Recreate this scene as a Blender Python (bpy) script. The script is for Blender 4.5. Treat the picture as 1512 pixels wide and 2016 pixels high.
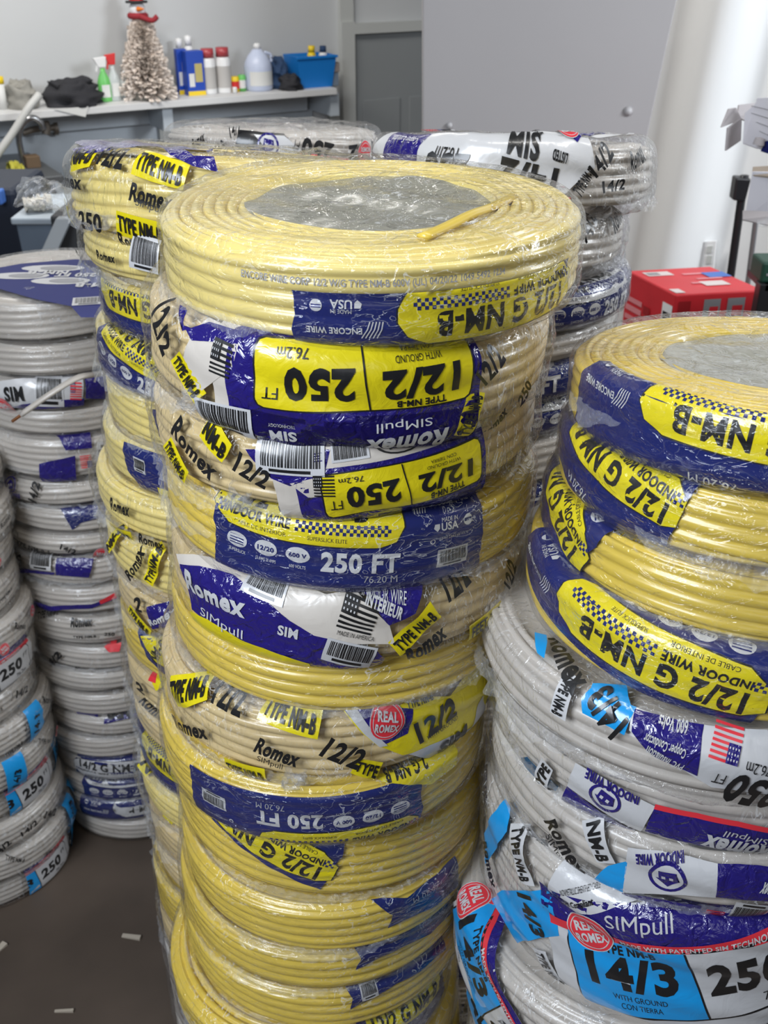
import bpy, bmesh, math, random
import numpy as np
from mathutils import Vector, Matrix

# ------------------------------------------------------------------ camera, light, exposure
S = bpy.context.scene
for o in list(bpy.data.objects): bpy.data.objects.remove(o)
COL = S.collection
F = 2070.0; TH = math.radians(29.2); CT, ST = math.cos(TH), math.sin(TH); HC = 1.72
cd = bpy.data.cameras.new('camera'); cam = bpy.data.objects.new('camera', cd); COL.objects.link(cam)
cam.location = (0, 0, HC); cam.rotation_euler = (math.pi/2 - TH, 0, 0)
cd.sensor_fit = 'VERTICAL'; cd.sensor_height = 36; cd.lens = 36*F/2016; cd.clip_start = .02
cd.dof.use_dof = True; cd.dof.focus_distance = .85; cd.dof.aperture_fstop = 16
S.camera = cam
S.view_settings.view_transform = 'Standard'; S.view_settings.look = 'None'
S.view_settings.gamma = 1; S.view_settings.use_curve_mapping = False
S.view_settings.exposure = 0.0
S.cycles.transparent_max_bounces = 24; S.cycles.max_bounces = 8
w = bpy.data.worlds.new('world'); S.world = w; w.use_nodes = True
bg = w.node_tree.nodes['Background']; bg.inputs[0].default_value = (.80, .87, 1, 1); bg.inputs[1].default_value = .05

def area(name, loc, target, sx, sy, power, col):
    l = bpy.data.lights.new(name, 'AREA'); l.shape = 'RECTANGLE'; l.size = sx; l.size_y = sy
    l.energy = power; l.color = col
    o = bpy.data.objects.new(name, l); COL.objects.link(o); o.location = loc
    o.rotation_euler = (Vector(target)-Vector(loc)).to_track_quat('-Z', 'Y').to_euler()
    return o
area('window_daylight', (-1.2, -.5, 2.5), (0, 1.0, 1.2), 1.0, .9, 58, (.84, .91, 1))
area('added_front_fill', (.2, -2.4, 2.3), (.3, 1.4, 1.1), 1.4, 1.4, 7, (.96, .97, 1))  # unseen fill lamp added behind the camera to lift the coil fronts
area('ceiling_tube_light', (.7, .8, 3.3), (.7, .9, 0), 2.4, .12, 27, (1, .98, .94))
area('added_back_wall_fill', (-1.2, 3.6, 3.2), (-1.2, 4.6, .6), 2.4, .14, 72, (1, .97, .92))  # lamp added near the back to brighten the back wall
area('added_right_wall_fill', (3.3, 1.6, 2.7), (1.6, 4.2, 1.2), 1.2, 1.2, 125, (.90, .95, 1))  # unseen lamp added at the side to brighten the right wall

# ------------------------------------------------------------------ rays of the photograph
CAM = np.array([0, 0, HC])
def ray(px, py):
    u = (px-756)/F; v = (py-1008)/F
    return np.array([u, CT-v*ST, -ST-v*CT])
def at(px, py, Y):
    d = ray(px, py); return CAM + d*(Y/d[1])
def atz(px, py, Z):
    d = ray(px, py); return CAM + d*((Z-HC)/d[2])

# ------------------------------------------------------------------ materials
def newmat(name):
    m = bpy.data.materials.new(name); m.use_nodes = True
    nt = m.node_tree; nt.nodes.clear()
    return m, nt
def N(nt, t, **k):
    n = nt.nodes.new(t)
    for a, b in k.items(): setattr(n, a, b)
    return n
def pmat(name, col, rough=.5, metal=0, coat=0, spec=.5, bump=0, bscale=60, var=0, vscale=8, trans=0, emit=None, dist=.002, stretch=None, alpha=None):
    m, nt = newmat(name); L = nt.links.new
    out = N(nt, 'ShaderNodeOutputMaterial'); p = N(nt, 'ShaderNodeBsdfPrincipled')
    p.inputs['Base Color'].default_value = (*col, 1); p.inputs['Roughness'].default_value = rough
    p.inputs['Metallic'].default_value = metal; p.inputs['Coat Weight'].default_value = coat
    p.inputs['Coat Roughness'].default_value = .12
    p.inputs['Specular IOR Level'].default_value = spec; p.inputs['Transmission Weight'].default_value = trans
    if alpha is not None: p.inputs['Alpha'].default_value = alpha
    tc = N(nt, 'ShaderNodeTexCoord'); src = tc.outputs['Object']
    if stretch:
        mp = N(nt, 'ShaderNodeMapping'); mp.inputs['Scale'].default_value = stretch; L(src, mp.inputs[0]); src = mp.outputs[0]
    if var:
        n = N(nt, 'ShaderNodeTexNoise'); n.inputs['Scale'].default_value = vscale; n.inputs['Detail'].default_value = 4
        L(src, n.inputs['Vector'])
        r = N(nt, 'ShaderNodeMapRange'); r.inputs[1].default_value = .3; r.inputs[2].default_value = .7
        r.inputs[3].default_value = 1-var; r.inputs[4].default_value = 1+var*.6; L(n.outputs['Fac'], r.inputs[0])
        mx = N(nt, 'ShaderNodeVectorMath', operation='SCALE'); mx.inputs[0].default_value = col
        L(r.outputs[0], mx.inputs['Scale']); L(mx.outputs[0], p.inputs['Base Color'])
    if bump:
        n = N(nt, 'ShaderNodeTexNoise'); n.inputs['Scale'].default_value = bscale; n.inputs['Detail'].default_value = 3
        n.inputs['Distortion'].default_value = 1.0; L(src, n.inputs['Vector'])
        b = N(nt, 'ShaderNodeBump'); b.inputs['Strength'].default_value = bump; b.inputs['Distance'].default_value = dist
        L(n.outputs['Fac'], b.inputs['Height']); L(b.outputs[0], p.inputs['Normal'])
        if coat: L(b.outputs[0], p.inputs['Coat Normal'])
    L(p.outputs[0], out.inputs[0])
    return m
def film(name, haze=.008, streak=.60, bump=1.0, scale=34, rough=.06, tint=(1, 1, 1), stretch=(1, 1, 2.2), gloss=1.0, dcol=(.9, .92, .95)):
    """clear crinkled plastic: mostly transparent, glossy, whitened along its creases"""
    m, nt = newmat(name); L = nt.links.new
    out = N(nt, 'ShaderNodeOutputMaterial'); tc = N(nt, 'ShaderNodeTexCoord')
    mp = N(nt, 'ShaderNodeMapping'); mp.inputs['Scale'].default_value = stretch; L(tc.outputs['Object'], mp.inputs[0])
    n1 = N(nt, 'ShaderNodeTexNoise'); n1.inputs['Scale'].default_value = scale; n1.inputs['Detail'].default_value = 3.5; n1.inputs['Distortion'].default_value = 1.6
    L(mp.outputs[0], n1.inputs['Vector'])
    b = N(nt, 'ShaderNodeBump'); b.inputs['Strength'].default_value = bump; b.inputs['Distance'].default_value = .006
    # ridged creases
    s = N(nt, 'ShaderNodeMath', operation='SUBTRACT'); s.inputs[1].default_value = .5; L(n1.outputs['Fac'], s.inputs[0])
    a = N(nt, 'ShaderNodeMath', operation='ABSOLUTE'); L(s.outputs[0], a.inputs[0])
    L(a.outputs[0], b.inputs['Height'])
    r = N(nt, 'ShaderNodeMapRange'); r.inputs[1].default_value = .0; r.inputs[2].default_value = .014; r.inputs[3].default_value = 1; r.inputs[4].default_value = 0
    L(a.outputs[0], r.inputs[0])
    n2 = N(nt, 'ShaderNodeTexNoise'); n2.inputs['Scale'].default_value = 9; n2.inputs['Detail'].default_value = 2; L(tc.outputs['Object'], n2.inputs['Vector'])
    r2 = N(nt, 'ShaderNodeMapRange'); r2.inputs[1].default_value = .42; r2.inputs[2].default_value = .66; r2.inputs[3].default_value = .08; r2.inputs[4].default_value = 1
    L(n2.outputs['Fac'], r2.inputs[0])
    mu = N(nt, 'ShaderNodeMath', operation='MULTIPLY'); L(r.outputs[0], mu.inputs[0]); L(r2.outputs[0], mu.inputs[1])
    mu2 = N(nt, 'ShaderNodeMath', operation='MULTIPLY_ADD'); mu2.inputs[1].default_value = streak; mu2.inputs[2].default_value = haze; L(mu.outputs[0], mu2.inputs[0])
    tr = N(nt, 'ShaderNodeBsdfTransparent'); tr.inputs[0].default_value = (*tint, 1)
    df = N(nt, 'ShaderNodeBsdfDiffuse'); df.inputs[0].default_value = (*dcol, 1)
    m1 = N(nt, 'ShaderNodeMixShader'); L(mu2.outputs[0], m1.inputs[0]); L(tr.outputs[0], m1.inputs[1]); L(df.outputs[0], m1.inputs[2])
    gl = N(nt, 'ShaderNodeBsdfGlossy'); gl.inputs['Roughness'].default_value = rough; L(b.outputs[0], gl.inputs['Normal'])
    fr = N(nt, 'ShaderNodeLayerWeight'); fr.inputs[0].default_value = .5; L(b.outputs[0], fr.inputs['Normal'])
    pw = N(nt, 'ShaderNodeMath', operation='POWER'); pw.inputs[1].default_value = 3.5; L(fr.outputs['Facing'], pw.inputs[0])
    fm = N(nt, 'ShaderNodeMath', operation='MULTIPLY_ADD'); fm.inputs[1].default_value = .6*gloss; fm.inputs[2].default_value = .035*gloss; L(pw.outputs[0], fm.inputs[0])
    m2 = N(nt, 'ShaderNodeMixShader'); L(fm.outputs[0], m2.inputs[0]); L(m1.outputs[0], m2.inputs[1]); L(gl.outputs[0], m2.inputs[2])
    L(m2.outputs[0], out.inputs[0])
    return m
M = {}
M['cab_y'] = pmat('yellow_cable_jacket', (.67, .49, .075), .30, var=.10, vscale=14, coat=.25)
M['cab_p'] = pmat('pale_yellow_cable_jacket', (.73, .59, .205), .30, var=.08, vscale=14, coat=.25)
M['cab_t'] = pmat('tan_cable_jacket', (.61, .47, .24), .34, var=.10, vscale=14, coat=.2)
M['cab_w'] = pmat('white_cable_jacket', (.50, .46, .415), .34, var=.08, vscale=14, coat=.2)
M['copper'] = pmat('copper', (.75, .32, .14), .3, metal=1)
M['navy'] = pmat('navy_print', (.008, .015, .125), .26, coat=.5, bump=.25, bscale=45)
M['violet'] = pmat('violet_blue_print', (.018, .012, .16), .22, coat=.8, bump=.9, bscale=85, dist=.004)
M['yel'] = pmat('yellow_print', (.72, .60, .010), .28, coat=.5, bump=.5, bscale=75)
M['cyan'] = pmat('cyan_print', (.010, .30, .70), .28, coat=.5, bump=.45, bscale=40)
M['white'] = pmat('white_print', (.55, .55, .56), .32, coat=.4, bump=.35, bscale=45)
M['cream'] = pmat('cream_print', (.60, .55, .49), .35, coat=.4, bump=.5, bscale=40)
M['black'] = pmat('black_print', (.012, .012, .013), .35, coat=.3)
M['red'] = pmat('red_print', (.70, .035, .05), .35, coat=.4)
M['grey'] = pmat('grey_print', (.30, .30, .32), .5)
M['film'] = film('clear_stretch_film')
M['film_top'] = film('clear_hole_film', haze=.80, streak=.1, bump=.12, scale=12, rough=.16, stretch=(1, 1, 1), gloss=1, dcol=(.36, .355, .30))
M['bag'] = film('crinkled_clear_bag', haze=.010, streak=.65, bump=1, scale=28, rough=.06, stretch=(2.2, 2.2, .8))
M['tail'] = film('bunched_clear_plastic', haze=.10, streak=.55, bump=.7, scale=60, rough=.14, stretch=(1, 1, 1), gloss=.55)
M['navy_dull'] = pmat('matt_navy_print', (.012, .020, .15), .5, spec=.15)
MATS = ['navy_dull', 'navy', 'violet', 'yel', 'cyan', 'white', 'cream', 'black', 'red', 'grey', 'copper']

# ------------------------------------------------------------------ objects
def link(name, data, parent=None, mat=None, label=None):
    o = bpy.data.objects.new(name, data); COL.objects.link(o)
    if parent: o.parent = parent
    if mat is not None and data is not None: data.materials.append(mat)
    if label: o['label'] = label
    return o
def thing(name, label, cat, loc=(0, 0, 0), group=None, rot=(0, 0, 0)):
    o = bpy.data.objects.new(name, None); COL.objects.link(o); o.location = loc; o.rotation_euler = rot
    o.empty_display_size = .05
    o['label'] = label; o['category'] = cat
    if group: o['group'] = group
    return o
def tag(o, label, cat, group=None):
    o['label'] = label; o['category'] = cat
    if group: o['group'] = group
    return o
def gridmesh(name, P, closed_u=True, smooth=True):
    """P: (nu, nv, 3) array to a quad mesh"""
    nu, nv, _ = P.shape
    idx = np.arange(nu*nv).reshape(nu, nv)
    a = idx; b = np.roll(idx, -1, 0)
    if not closed_u: a, b = idx[:-1], idx[1:]
    q = np.stack([a[:, :-1], b[:, :-1], b[:, 1:], a[:, 1:]], -1).reshape(-1, 4)
    me = bpy.data.meshes.new(name)
    me.vertices.add(nu*nv); me.vertices.foreach_set('co', P.reshape(-1).astype(np.float32))
    me.loops.add(q.size); me.loops.foreach_set('vertex_index', q.reshape(-1).astype(np.int32))
    me.polygons.add(len(q)); me.polygons.foreach_set('loop_start', np.arange(0, q.size, 4, dtype=np.int32))
    me.polygons.foreach_set('loop_total', np.full(len(q), 4, dtype=np.int32))
    me.polygons.foreach_set('use_smooth', np.full(len(q), smooth))
    me.update(calc_edges=True); me.validate()
    return me

# periodic value noise
class Noise2:
    def __init__(s, seed, nu, nv):
        s.g = np.random.default_rng(seed).random((nu, nv)); s.nu, s.nv = nu, nv
    def __call__(s, u, v):          # u,v in lattice units, periodic
        i = np.floor(u).astype(int); j = np.floor(v).astype(int); fu = u-i; fv = v-j
        fu = fu*fu*(3-2*fu); fv = fv*fv*(3-2*fv)
        i0 = i % s.nu; i1 = (i+1) % s.nu; j0 = j % s.nv; j1 = (j+1) % s.nv
        g = s.g
        return (g[i0, j0]*(1-fu)+g[i1, j0]*fu)*(1-fv)+(g[i0, j1]*(1-fu)+g[i1, j1]*fu)*fv
def prof(wv, R, H, rho):
    wv = np.asarray(wv, float); aw = np.abs(wv); sg = np.where(wv >= 0, 1., -1.)
    hs = H/2-rho; q = math.pi*rho/2
    phi = np.clip((aw-hs)/rho, 0, math.pi/2)
    ext = np.maximum(aw-hs-q, 0)
    r = R-rho+rho*np.cos(phi)-ext
    z = H/2+sg*(np.minimum(aw, hs)+rho*np.sin(phi))
    return r, z, np.cos(phi), sg*np.sin(phi)
class Coil:
    """local frame: base centre at the origin, angle a = 0 faces the viewer, a grows to the right"""
    def __init__(s, X, Y, Z, tx=0, ty=0, R=.165, H=.064, rho=.014, seed=0, bag=False, crump=1., inner=.58):
        s.X, s.Y, s.Z, s.tx, s.ty, s.R, s.H, s.rho, s.seed, s.bag = X, Y, Z, tx, ty, R, H, rho, seed, bag
        s.rin = R*inner
        s.rot = (-math.radians(tx), -math.radians(ty), 0)
        s.M = Matrix.Translation((X, Y, Z)) @ Matrix.Rotation(s.rot[1], 4, 'Y') @ Matrix.Rotation(s.rot[0], 4, 'X')
        s.Mi = np.array(s.M.inverted())
        s.n1 = Noise2(seed*7+1, 18, 64); s.n2 = Noise2(seed*7+2, 60, 64); s.n3 = Noise2(seed*7+3, 140, 64)
        s.crump = crump
    def low(s, a, wv):
        au = a/(2*math.pi); k = s.crump
        if s.bag:
            e = np.abs(wv)/(s.H/2)
            return .0015 + .0050*k*s.n1(au*18+wv*60, wv/.030+5) + .002*k*np.exp(-((e-.95)/.3)**2)*s.n2(au*60, wv*0+.5)
        e = wv/(s.H/2)
        return .0012 + .0018*k*s.n1(au*18+wv*30, wv/.03+5) + .0035*k*np.exp(-((e+1.0)/.22)**2)*s.n2(au*60, wv*0+.5)
    def shell(s, a, wv, base=0.):
        """offset of the outer plastic above the windings"""
        au = a/(2*math.pi); k = s.crump
        if s.bag: d = .0018*(1-np.abs(2*s.n2(au*60+wv*140, wv/.016)-1))**2 + .0005*s.n3(au*140, wv/.007)
        else: d = .0010*k*(1-np.abs(2*s.n2(au*60-wv*90, wv/.014)-1))**2
        return s.low(a, wv) + d + base
    def under(s, a, wv, base=0.):
        ph = wv/.0125
        return .0009 + .0005*np.cos(2*math.pi*(ph+.3*np.sin(a+s.seed))) + base
    def surf(s, a, wv, off):
        r, z, nr, nz = prof(wv, s.R, s.H, s.rho)
        r = np.maximum(r+nr*off, 0); z = z+nz*off
        return np.stack([r*np.sin(a), -r*np.cos(a), z], -1)
    def pick(s, px, py):
        """where the sight line through an image point meets the coil: (arc length, w)"""
        o = s.Mi[:3, :3] @ CAM + s.Mi[:3, 3]; d = s.Mi[:3, :3] @ ray(px, py)
        R = s.R+.003
        A = d[0]**2+d[1]**2; B = o[0]*d[0]+o[1]*d[1]; C = o[0]**2+o[1]**2-R*R
        disc = max(B*B-A*C, 0); t = (-B-math.sqrt(disc))/A; p = o+d*t
        if p[2] > s.H-s.rho*.4 and d[2] < 0:
            t = (s.H+.002-o[2])/d[2]; q = o+d*t; rr = math.hypot(q[0], q[1])
            if rr < R:
                wv = s.H/2-s.rho+math.pi*s.rho/2+max(s.R-s.rho-rr, -s.rho*.5)
                return math.atan2(q[0], -q[1])*s.R, wv
        return math.atan2(p[0], -p[1])*s.R, p[2]-s.H/2
    def pick_top(s, px, py):
        o = s.Mi[:3, :3] @ CAM + s.Mi[:3, 3]; d = s.Mi[:3, :3] @ ray(px, py)
        t = (s.H+.002-o[2])/d[2]; q = o+d*t
        return q[0], q[1]

def windings(c, near=True, top=False, mat=None, parent=None):
    rng = np.random.default_rng(c.seed+99)
    nu = 192 if near else 72
    pitch = .0118 if not c.R > .18 else .0140
    k = 6 if near else 4
    hs = c.H/2-c.rho; q = math.pi*c.rho/2
    wm = hs+q+(c.R-c.rho-c.rin)
    ws = np.arange(-hs-q, hs+q+1e-9, pitch/k)
    tp = np.arange(hs+q, wm, (.0090/9 if (top and near) else .006)) if top else np.linspace(hs+q+.004, wm, 6)
    wv = np.concatenate([np.linspace(-wm, -hs-q-.003, 4), ws, tp, [wm]])
    a = np.linspace(-math.pi, math.pi, nu, endpoint=False)
    Aa, W = np.meshgrid(a, wv, indexing='ij')
    f1, f2, f3 = rng.random(3)*6.28
    ph = W/pitch + Aa/(2*math.pi) + .35*np.sin(Aa+f1)+.18*np.sin(2*Aa+f2)
    row = np.floor(ph); fr = ph-row
    hsh = lambda r, s_: np.modf(np.abs(np.sin(r*12.9898+s_)*43758.5453))[0]
    bul = .0013*hsh(row, c.seed+.1)*(.5+.5*np.sin(Aa*1.0+6.28*hsh(row, 3.3))) + .0010*hsh(row, 9.1)*np.sin(3*Aa+row)
    side = -.0040*np.abs(2*fr-1)**2.6 - bul
    ext = np.maximum(np.abs(W)-hs-q*.5, 0)
    tph = ext/.0090 + Aa/(2*math.pi) + .10*np.sin(2*Aa+f3)
    tr = tph-np.floor(tph)
    topd = -.0055*np.abs(2*tr-1)**3 - .0020*hsh(np.floor(tph), 1.7) - .0008*(1+np.sin(3*Aa+np.floor(tph)))
    off = np.where(np.abs(W) < hs+q*.5, side, topd)
    P = c.surf(Aa, W, off)
    # inner wall closes the section
    zb, zt = P[:, 0:1, 2], P[:, -1:, 2]
    r0 = c.rin*np.ones_like(Aa[:, :1])
    inner = []
    for tt in (.25, .75):
        z = zt*(1-tt)+zb*tt
        inner.append(np.stack([r0*np.sin(Aa[:, :1]), -r0*np.cos(Aa[:, :1]), z], -1))
    P = np.concatenate([P, inner[0], inner[1], P[:, :1]], 1)
    me = gridmesh('cable', P)
    return link('cable', me, parent, mat)
def shell_mesh(c, name, near=True, top=False, mat=None, parent=None):
    nu = 300 if near else 84
    hs = c.H/2-c.rho; q = math.pi*c.rho/2
    wlo = -(hs+q+.004)
    whi = hs+q+(c.R-c.rho if top else .012)
    nv = (46 if near else 12) + (40 if top else 0)
    wv = np.linspace(wlo, whi, nv)
    a = np.linspace(-math.pi, math.pi, nu, endpoint=False)
    Aa, W = np.meshgrid(a, wv, indexing='ij')
    off = c.shell(Aa, W, .0002)
    P = c.surf(Aa, W, off)
    if top:
        rr = np.hypot(P[..., 0], P[..., 1])
        x, y = P[..., 0], P[..., 1]
        wob = .0013*np.sin(x*70+2*np.sin(y*45))+.0010*np.sin(y*110+x*40)
        sag = np.where(rr < c.rin, -.004*(1-(rr/c.rin)**2), 0)
        onb = np.clip((np.abs(W)-hs-q)/.02, 0, 1)*(W > 0)
        P[..., 2] = P[..., 2]*(1-onb*.0) + onb*(wob+sag)
    me = gridmesh(name, P)
    return link(name, me, parent, mat)

# ------------------------------------------------------------------ flat print, later wrapped on the coil
_tc = {}
def textmesh(t, bold):
    k = (t, bold)
    if k not in _tc:
        cu = bpy.data.curves.new('t', 'FONT'); cu.body = t; cu.size = 1; cu.resolution_u = 3
        cu.offset = {0: 0, 1: .022, 2: .04}[bold]; cu.space_character = 1.0 + .04*bold
        ob = bpy.data.objects.new('t', cu); me = bpy.data.meshes.new_from_object(ob)
        v = np.array([x.co[:2] for x in me.vertices]); f = [tuple(p.vertices) for p in me.polygons]
        bpy.data.objects.remove(ob); bpy.data.curves.remove(cu); bpy.data.meshes.remove(me)
        lo, hi = v.min(0), v.max(0)
        _tc[k] = ((v-(lo+hi)/2), f, hi-lo)
    return _tc[k]
class Print:
    def __init__(s): s.e = []
    def raw(s, v, f, mat, layer): s.e.append((np.asarray(v, float), f, MATS.index(mat), layer))
    def poly(s, pts, mat, layer=1): s.raw(pts, [tuple(range(len(pts)))], mat, layer)
    def rect(s, x0, y0, x1, y1, mat, layer=1): s.poly([(x0, y0), (x1, y0), (x1, y1), (x0, y1)], mat, layer)
    def text(s, t, cx, cy, h, wd=None, mat='black', rot=0, bold=1, layer=3, shear=0):
        v, f, sz = textmesh(t, bold)
        sy = h/sz[1]; sx = (wd/sz[0]) if wd else sy*.85
        p = v*np.array([sx, sy]); p[:, 0] += shear*p[:, 1]
        c, n = math.cos(rot), math.sin(rot)
        p = p @ np.array([[c, n], [-n, c]]) + np.array([cx, cy]); s.raw(p, f, mat, layer)
    def ell(s, cx, cy, rx, ry, mat, layer=2, n=20, rin=0):
        if rin:
            o = [(cx+rx*math.cos(i*2*math.pi/n), cy+ry*math.sin(i*2*math.pi/n)) for i in range(n)]
            q = [(cx+rx*rin*math.cos(i*2*math.pi/n), cy+ry*rin*math.sin(i*2*math.pi/n)) for i in range(n)]
            s.raw(o+q, [(i, (i+1) % n, n+(i+1) % n, n+i) for i in range(n)], mat, layer)
        else: s.poly([(cx+rx*math.cos(i*2*math.pi/n), cy+ry*math.sin(i*2*math.pi/n)) for i in range(n)], mat, layer)
    def line(s, pts, wd, mat, layer=3):
        for (x0, y0), (x1, y1) in zip(pts, pts[1:]):
            d = math.hypot(x1-x0, y1-y0) or 1; nx, ny = -(y1-y0)/d*wd/2, (x1-x0)/d*wd/2
            s.poly([(x0+nx, y0+ny), (x0-nx, y0-ny), (x1-nx, y1-ny), (x1+nx, y1+ny)], mat, layer)
    def barcode(s, cx, cy, wd, h, rot=0, layer=2, seed=1):
        r = random.Random(seed); c, n = math.cos(rot), math.sin(rot)
        T = lambda x, y: (cx+x*c-y*n, cy+x*n+y*c)
        def R(x0, y0, x1, y1, m, l): s.poly([T(x0, y0), T(x1, y0), T(x1, y1), T(x0, y1)], m, l)
        R(-wd/2, -h/2, wd/2, h/2, 'white', layer)
        x = -wd*.42
        while x < wd*.42:
            b = wd*r.choice([.012, .02, .034]); R(x, -h*.25, min(x+b, wd*.44), h*.40, 'black', layer+1); x += b+wd*r.choice([.014, .024])
        R(-wd*.3, -h*.42, wd*.3, -h*.32, 'black', layer+1)
    def checker(s, x0, y0, n, m, q, layer=3, slope=0.):
        for i in range(n):
            for j in range(m):
                if (i+j) % 2 == 0:
                    yy = slope*i*q
                    s.rect(x0+i*q, y0+j*q+yy, x0+(i+1)*q, y0+(j+1)*q+yy, 'navy', layer)
    def flag(s, cx, cy, wd, h, rot=0, c1='red', c2='violet', layer=3):
        c, n = math.cos(rot), math.sin(rot); T = lambda x, y: (cx+x*c-y*n, cy+x*n+y*c)
        def R(x0, y0, x1, y1, m, l): s.poly([T(x0, y0), T(x1, y0), T(x1, y1), T(x0, y1)], m, l)
        for k in range(7): R(-wd/2, -h/2+h*(2*k)/13, wd/2, -h/2+h*(2*k+1)/13, c1, layer)
        R(-wd/2, -h*.04, -wd*.08, h/2, c2, layer+1)
        for i in range(4):
            for j in range(3): R(-wd*.46+i*wd*.1, h*.05+j*h*.15, -wd*.46+i*wd*.1+wd*.04, h*.05+j*h*.15+h*.06, 'white', layer+2)
    def seal(s, cx, cy, r, rot=0, lay=2):
        s.ell(cx, cy, r, r, 'white', lay, 28); s.ell(cx, cy, r*.95, r*.95, 'red', lay+1, 28)
        s.ell(cx, cy, r*.83, r*.83, 'white', lay+2, 28, rin=.95)
        ux, uy = -math.sin(rot), math.cos(rot)
        s.text('REAL', cx+ux*r*.28, cy+uy*r*.28, r*.44, r*1.15, 'white', rot, 2, lay+3)
        s.text('ROMEX', cx-ux*r*.27, cy-uy*r*.27, r*.44, r*1.35, 'white', rot, 2, lay+3)
    def house(s, cx, cy, r, rot=0):
        s.ell(cx, cy, r, r, 'violet', 3, 24, rin=.82)
        c, n = math.cos(rot), math.sin(rot); T = lambda x, y: (cx+(x*c-y*n)*r, cy+(x*n+y*c)*r)
        s.poly([T(-.45, -.5), T(.45, -.5), T(.45, .1), T(.62, .1), T(0, .65), T(-.62, .1), T(-.45, .1)], 'violet', 3)
        for k in (-.2, .2): s.poly([T(k-.1, -.15), T(k+.1, -.15), T(k+.1, .1), T(k-.1, .1)], 'white', 4)
    def merge(s, o, anchor, pos, rot, sc, sy=None, ymin=-9, ymax=9, xmin=-9, xmax=9):
        """adds another print: its anchor lands on pos, turned by rot, scaled"""
        sy = sy or sc; c, n = math.cos(rot), math.sin(rot)
        Rm = np.array([[c*sc, n*sc], [-n*sy, c*sy]])
        for v, f, m, l in o.e:
            if ymin > -9 or ymax < 9 or xmin > -9 or xmax < 9:
                bm = bmesh.new(); vs = [bm.verts.new((x, y, 0)) for x, y in v]
                for q in f:
                    try: bm.faces.new([vs[i] for i in q])
                    except ValueError: pass
                for co, no in (((0, ymin, 0), (0, -1, 0)), ((0, ymax, 0), (0, 1, 0)), ((xmin, 0, 0), (-1, 0, 0)), ((xmax, 0, 0), (1, 0, 0))):
                    if abs(co[0])+abs(co[1]) < 8: bmesh.ops.bisect_plane(bm, geom=bm.verts[:]+bm.edges[:]+bm.faces[:], plane_co=co, plane_no=no, clear_outer=True)
                bm.verts.index_update()
                if not bm.faces: bm.free(); continue
                v = np.array([x.co[:2] for x in bm.verts]); f = [tuple(x.index for x in q.verts) for q in bm.faces]; bm.free()
            s.e.append(((v-np.array(anchor)) @ Rm + np.array(pos), f, m, l))
    def wrap(s, c, parent, name='label', g=.005, under=False, wmax=None, base=.0005, label=None):
        if not s.e: return None
        bm = bmesh.new(); 
        for v, f, m, l in s.e:
            vs = [bm.verts.new((x, y, l*.01)) for x, y in v]
            for q in f:
                try: fc = bm.faces.new([vs[i] for i in q]); fc.material_index = m
                except ValueError: pass
        big = [x for x in bm.faces if len(x.verts) > 4]
        if big: bmesh.ops.triangulate(bm, faces=big)
        if wmax is None: wmax = c.H/2+.012
        for sg in (1, -1):
            bmesh.ops.bisect_plane(bm, geom=bm.verts[:]+bm.edges[:]+bm.faces[:], plane_co=(0, sg*wmax if sg > 0 else -(c.H/2+.006), 0), plane_no=(0, sg, 0), clear_outer=True)
        if not bm.verts: bm.free(); return None
        xs = [v.co.x for v in bm.verts]; ys = [v.co.y for v in bm.verts]
        for ax, lo, hi in ((0, min(xs), max(xs)), (1, min(ys), max(ys))):
            k = math.floor(lo/g)+1
            while k*g < hi:
                p = [0, 0, 0]; p[ax] = k*g; n = [0, 0, 0]; n[ax] = 1
                bmesh.ops.bisect_plane(bm, geom=bm.verts[:]+bm.edges[:]+bm.faces[:], plane_co=p, plane_no=n)
                k += 1
        co = np.array([v.co[:] for v in bm.verts])
        a = co[:, 0]/c.R
        lay = co[:, 2]/.01
        off = (c.under(a, co[:, 1]) if under else c.low(a, co[:, 1])+.0022) + base + lay*(.00016 if under else .0003)
        P = c.surf(a, co[:, 1], off)
        for v, p in zip(bm.verts, P): v.co = p
        me = bpy.data.meshes.new(name); bm.to_mesh(me); bm.free()
        for k in MATS: me.materials.append(M[k])
        me.polygons.foreach_set('use_smooth', np.full(len(me.polygons), True))
        return link(name, me, parent, None, label)

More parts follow.
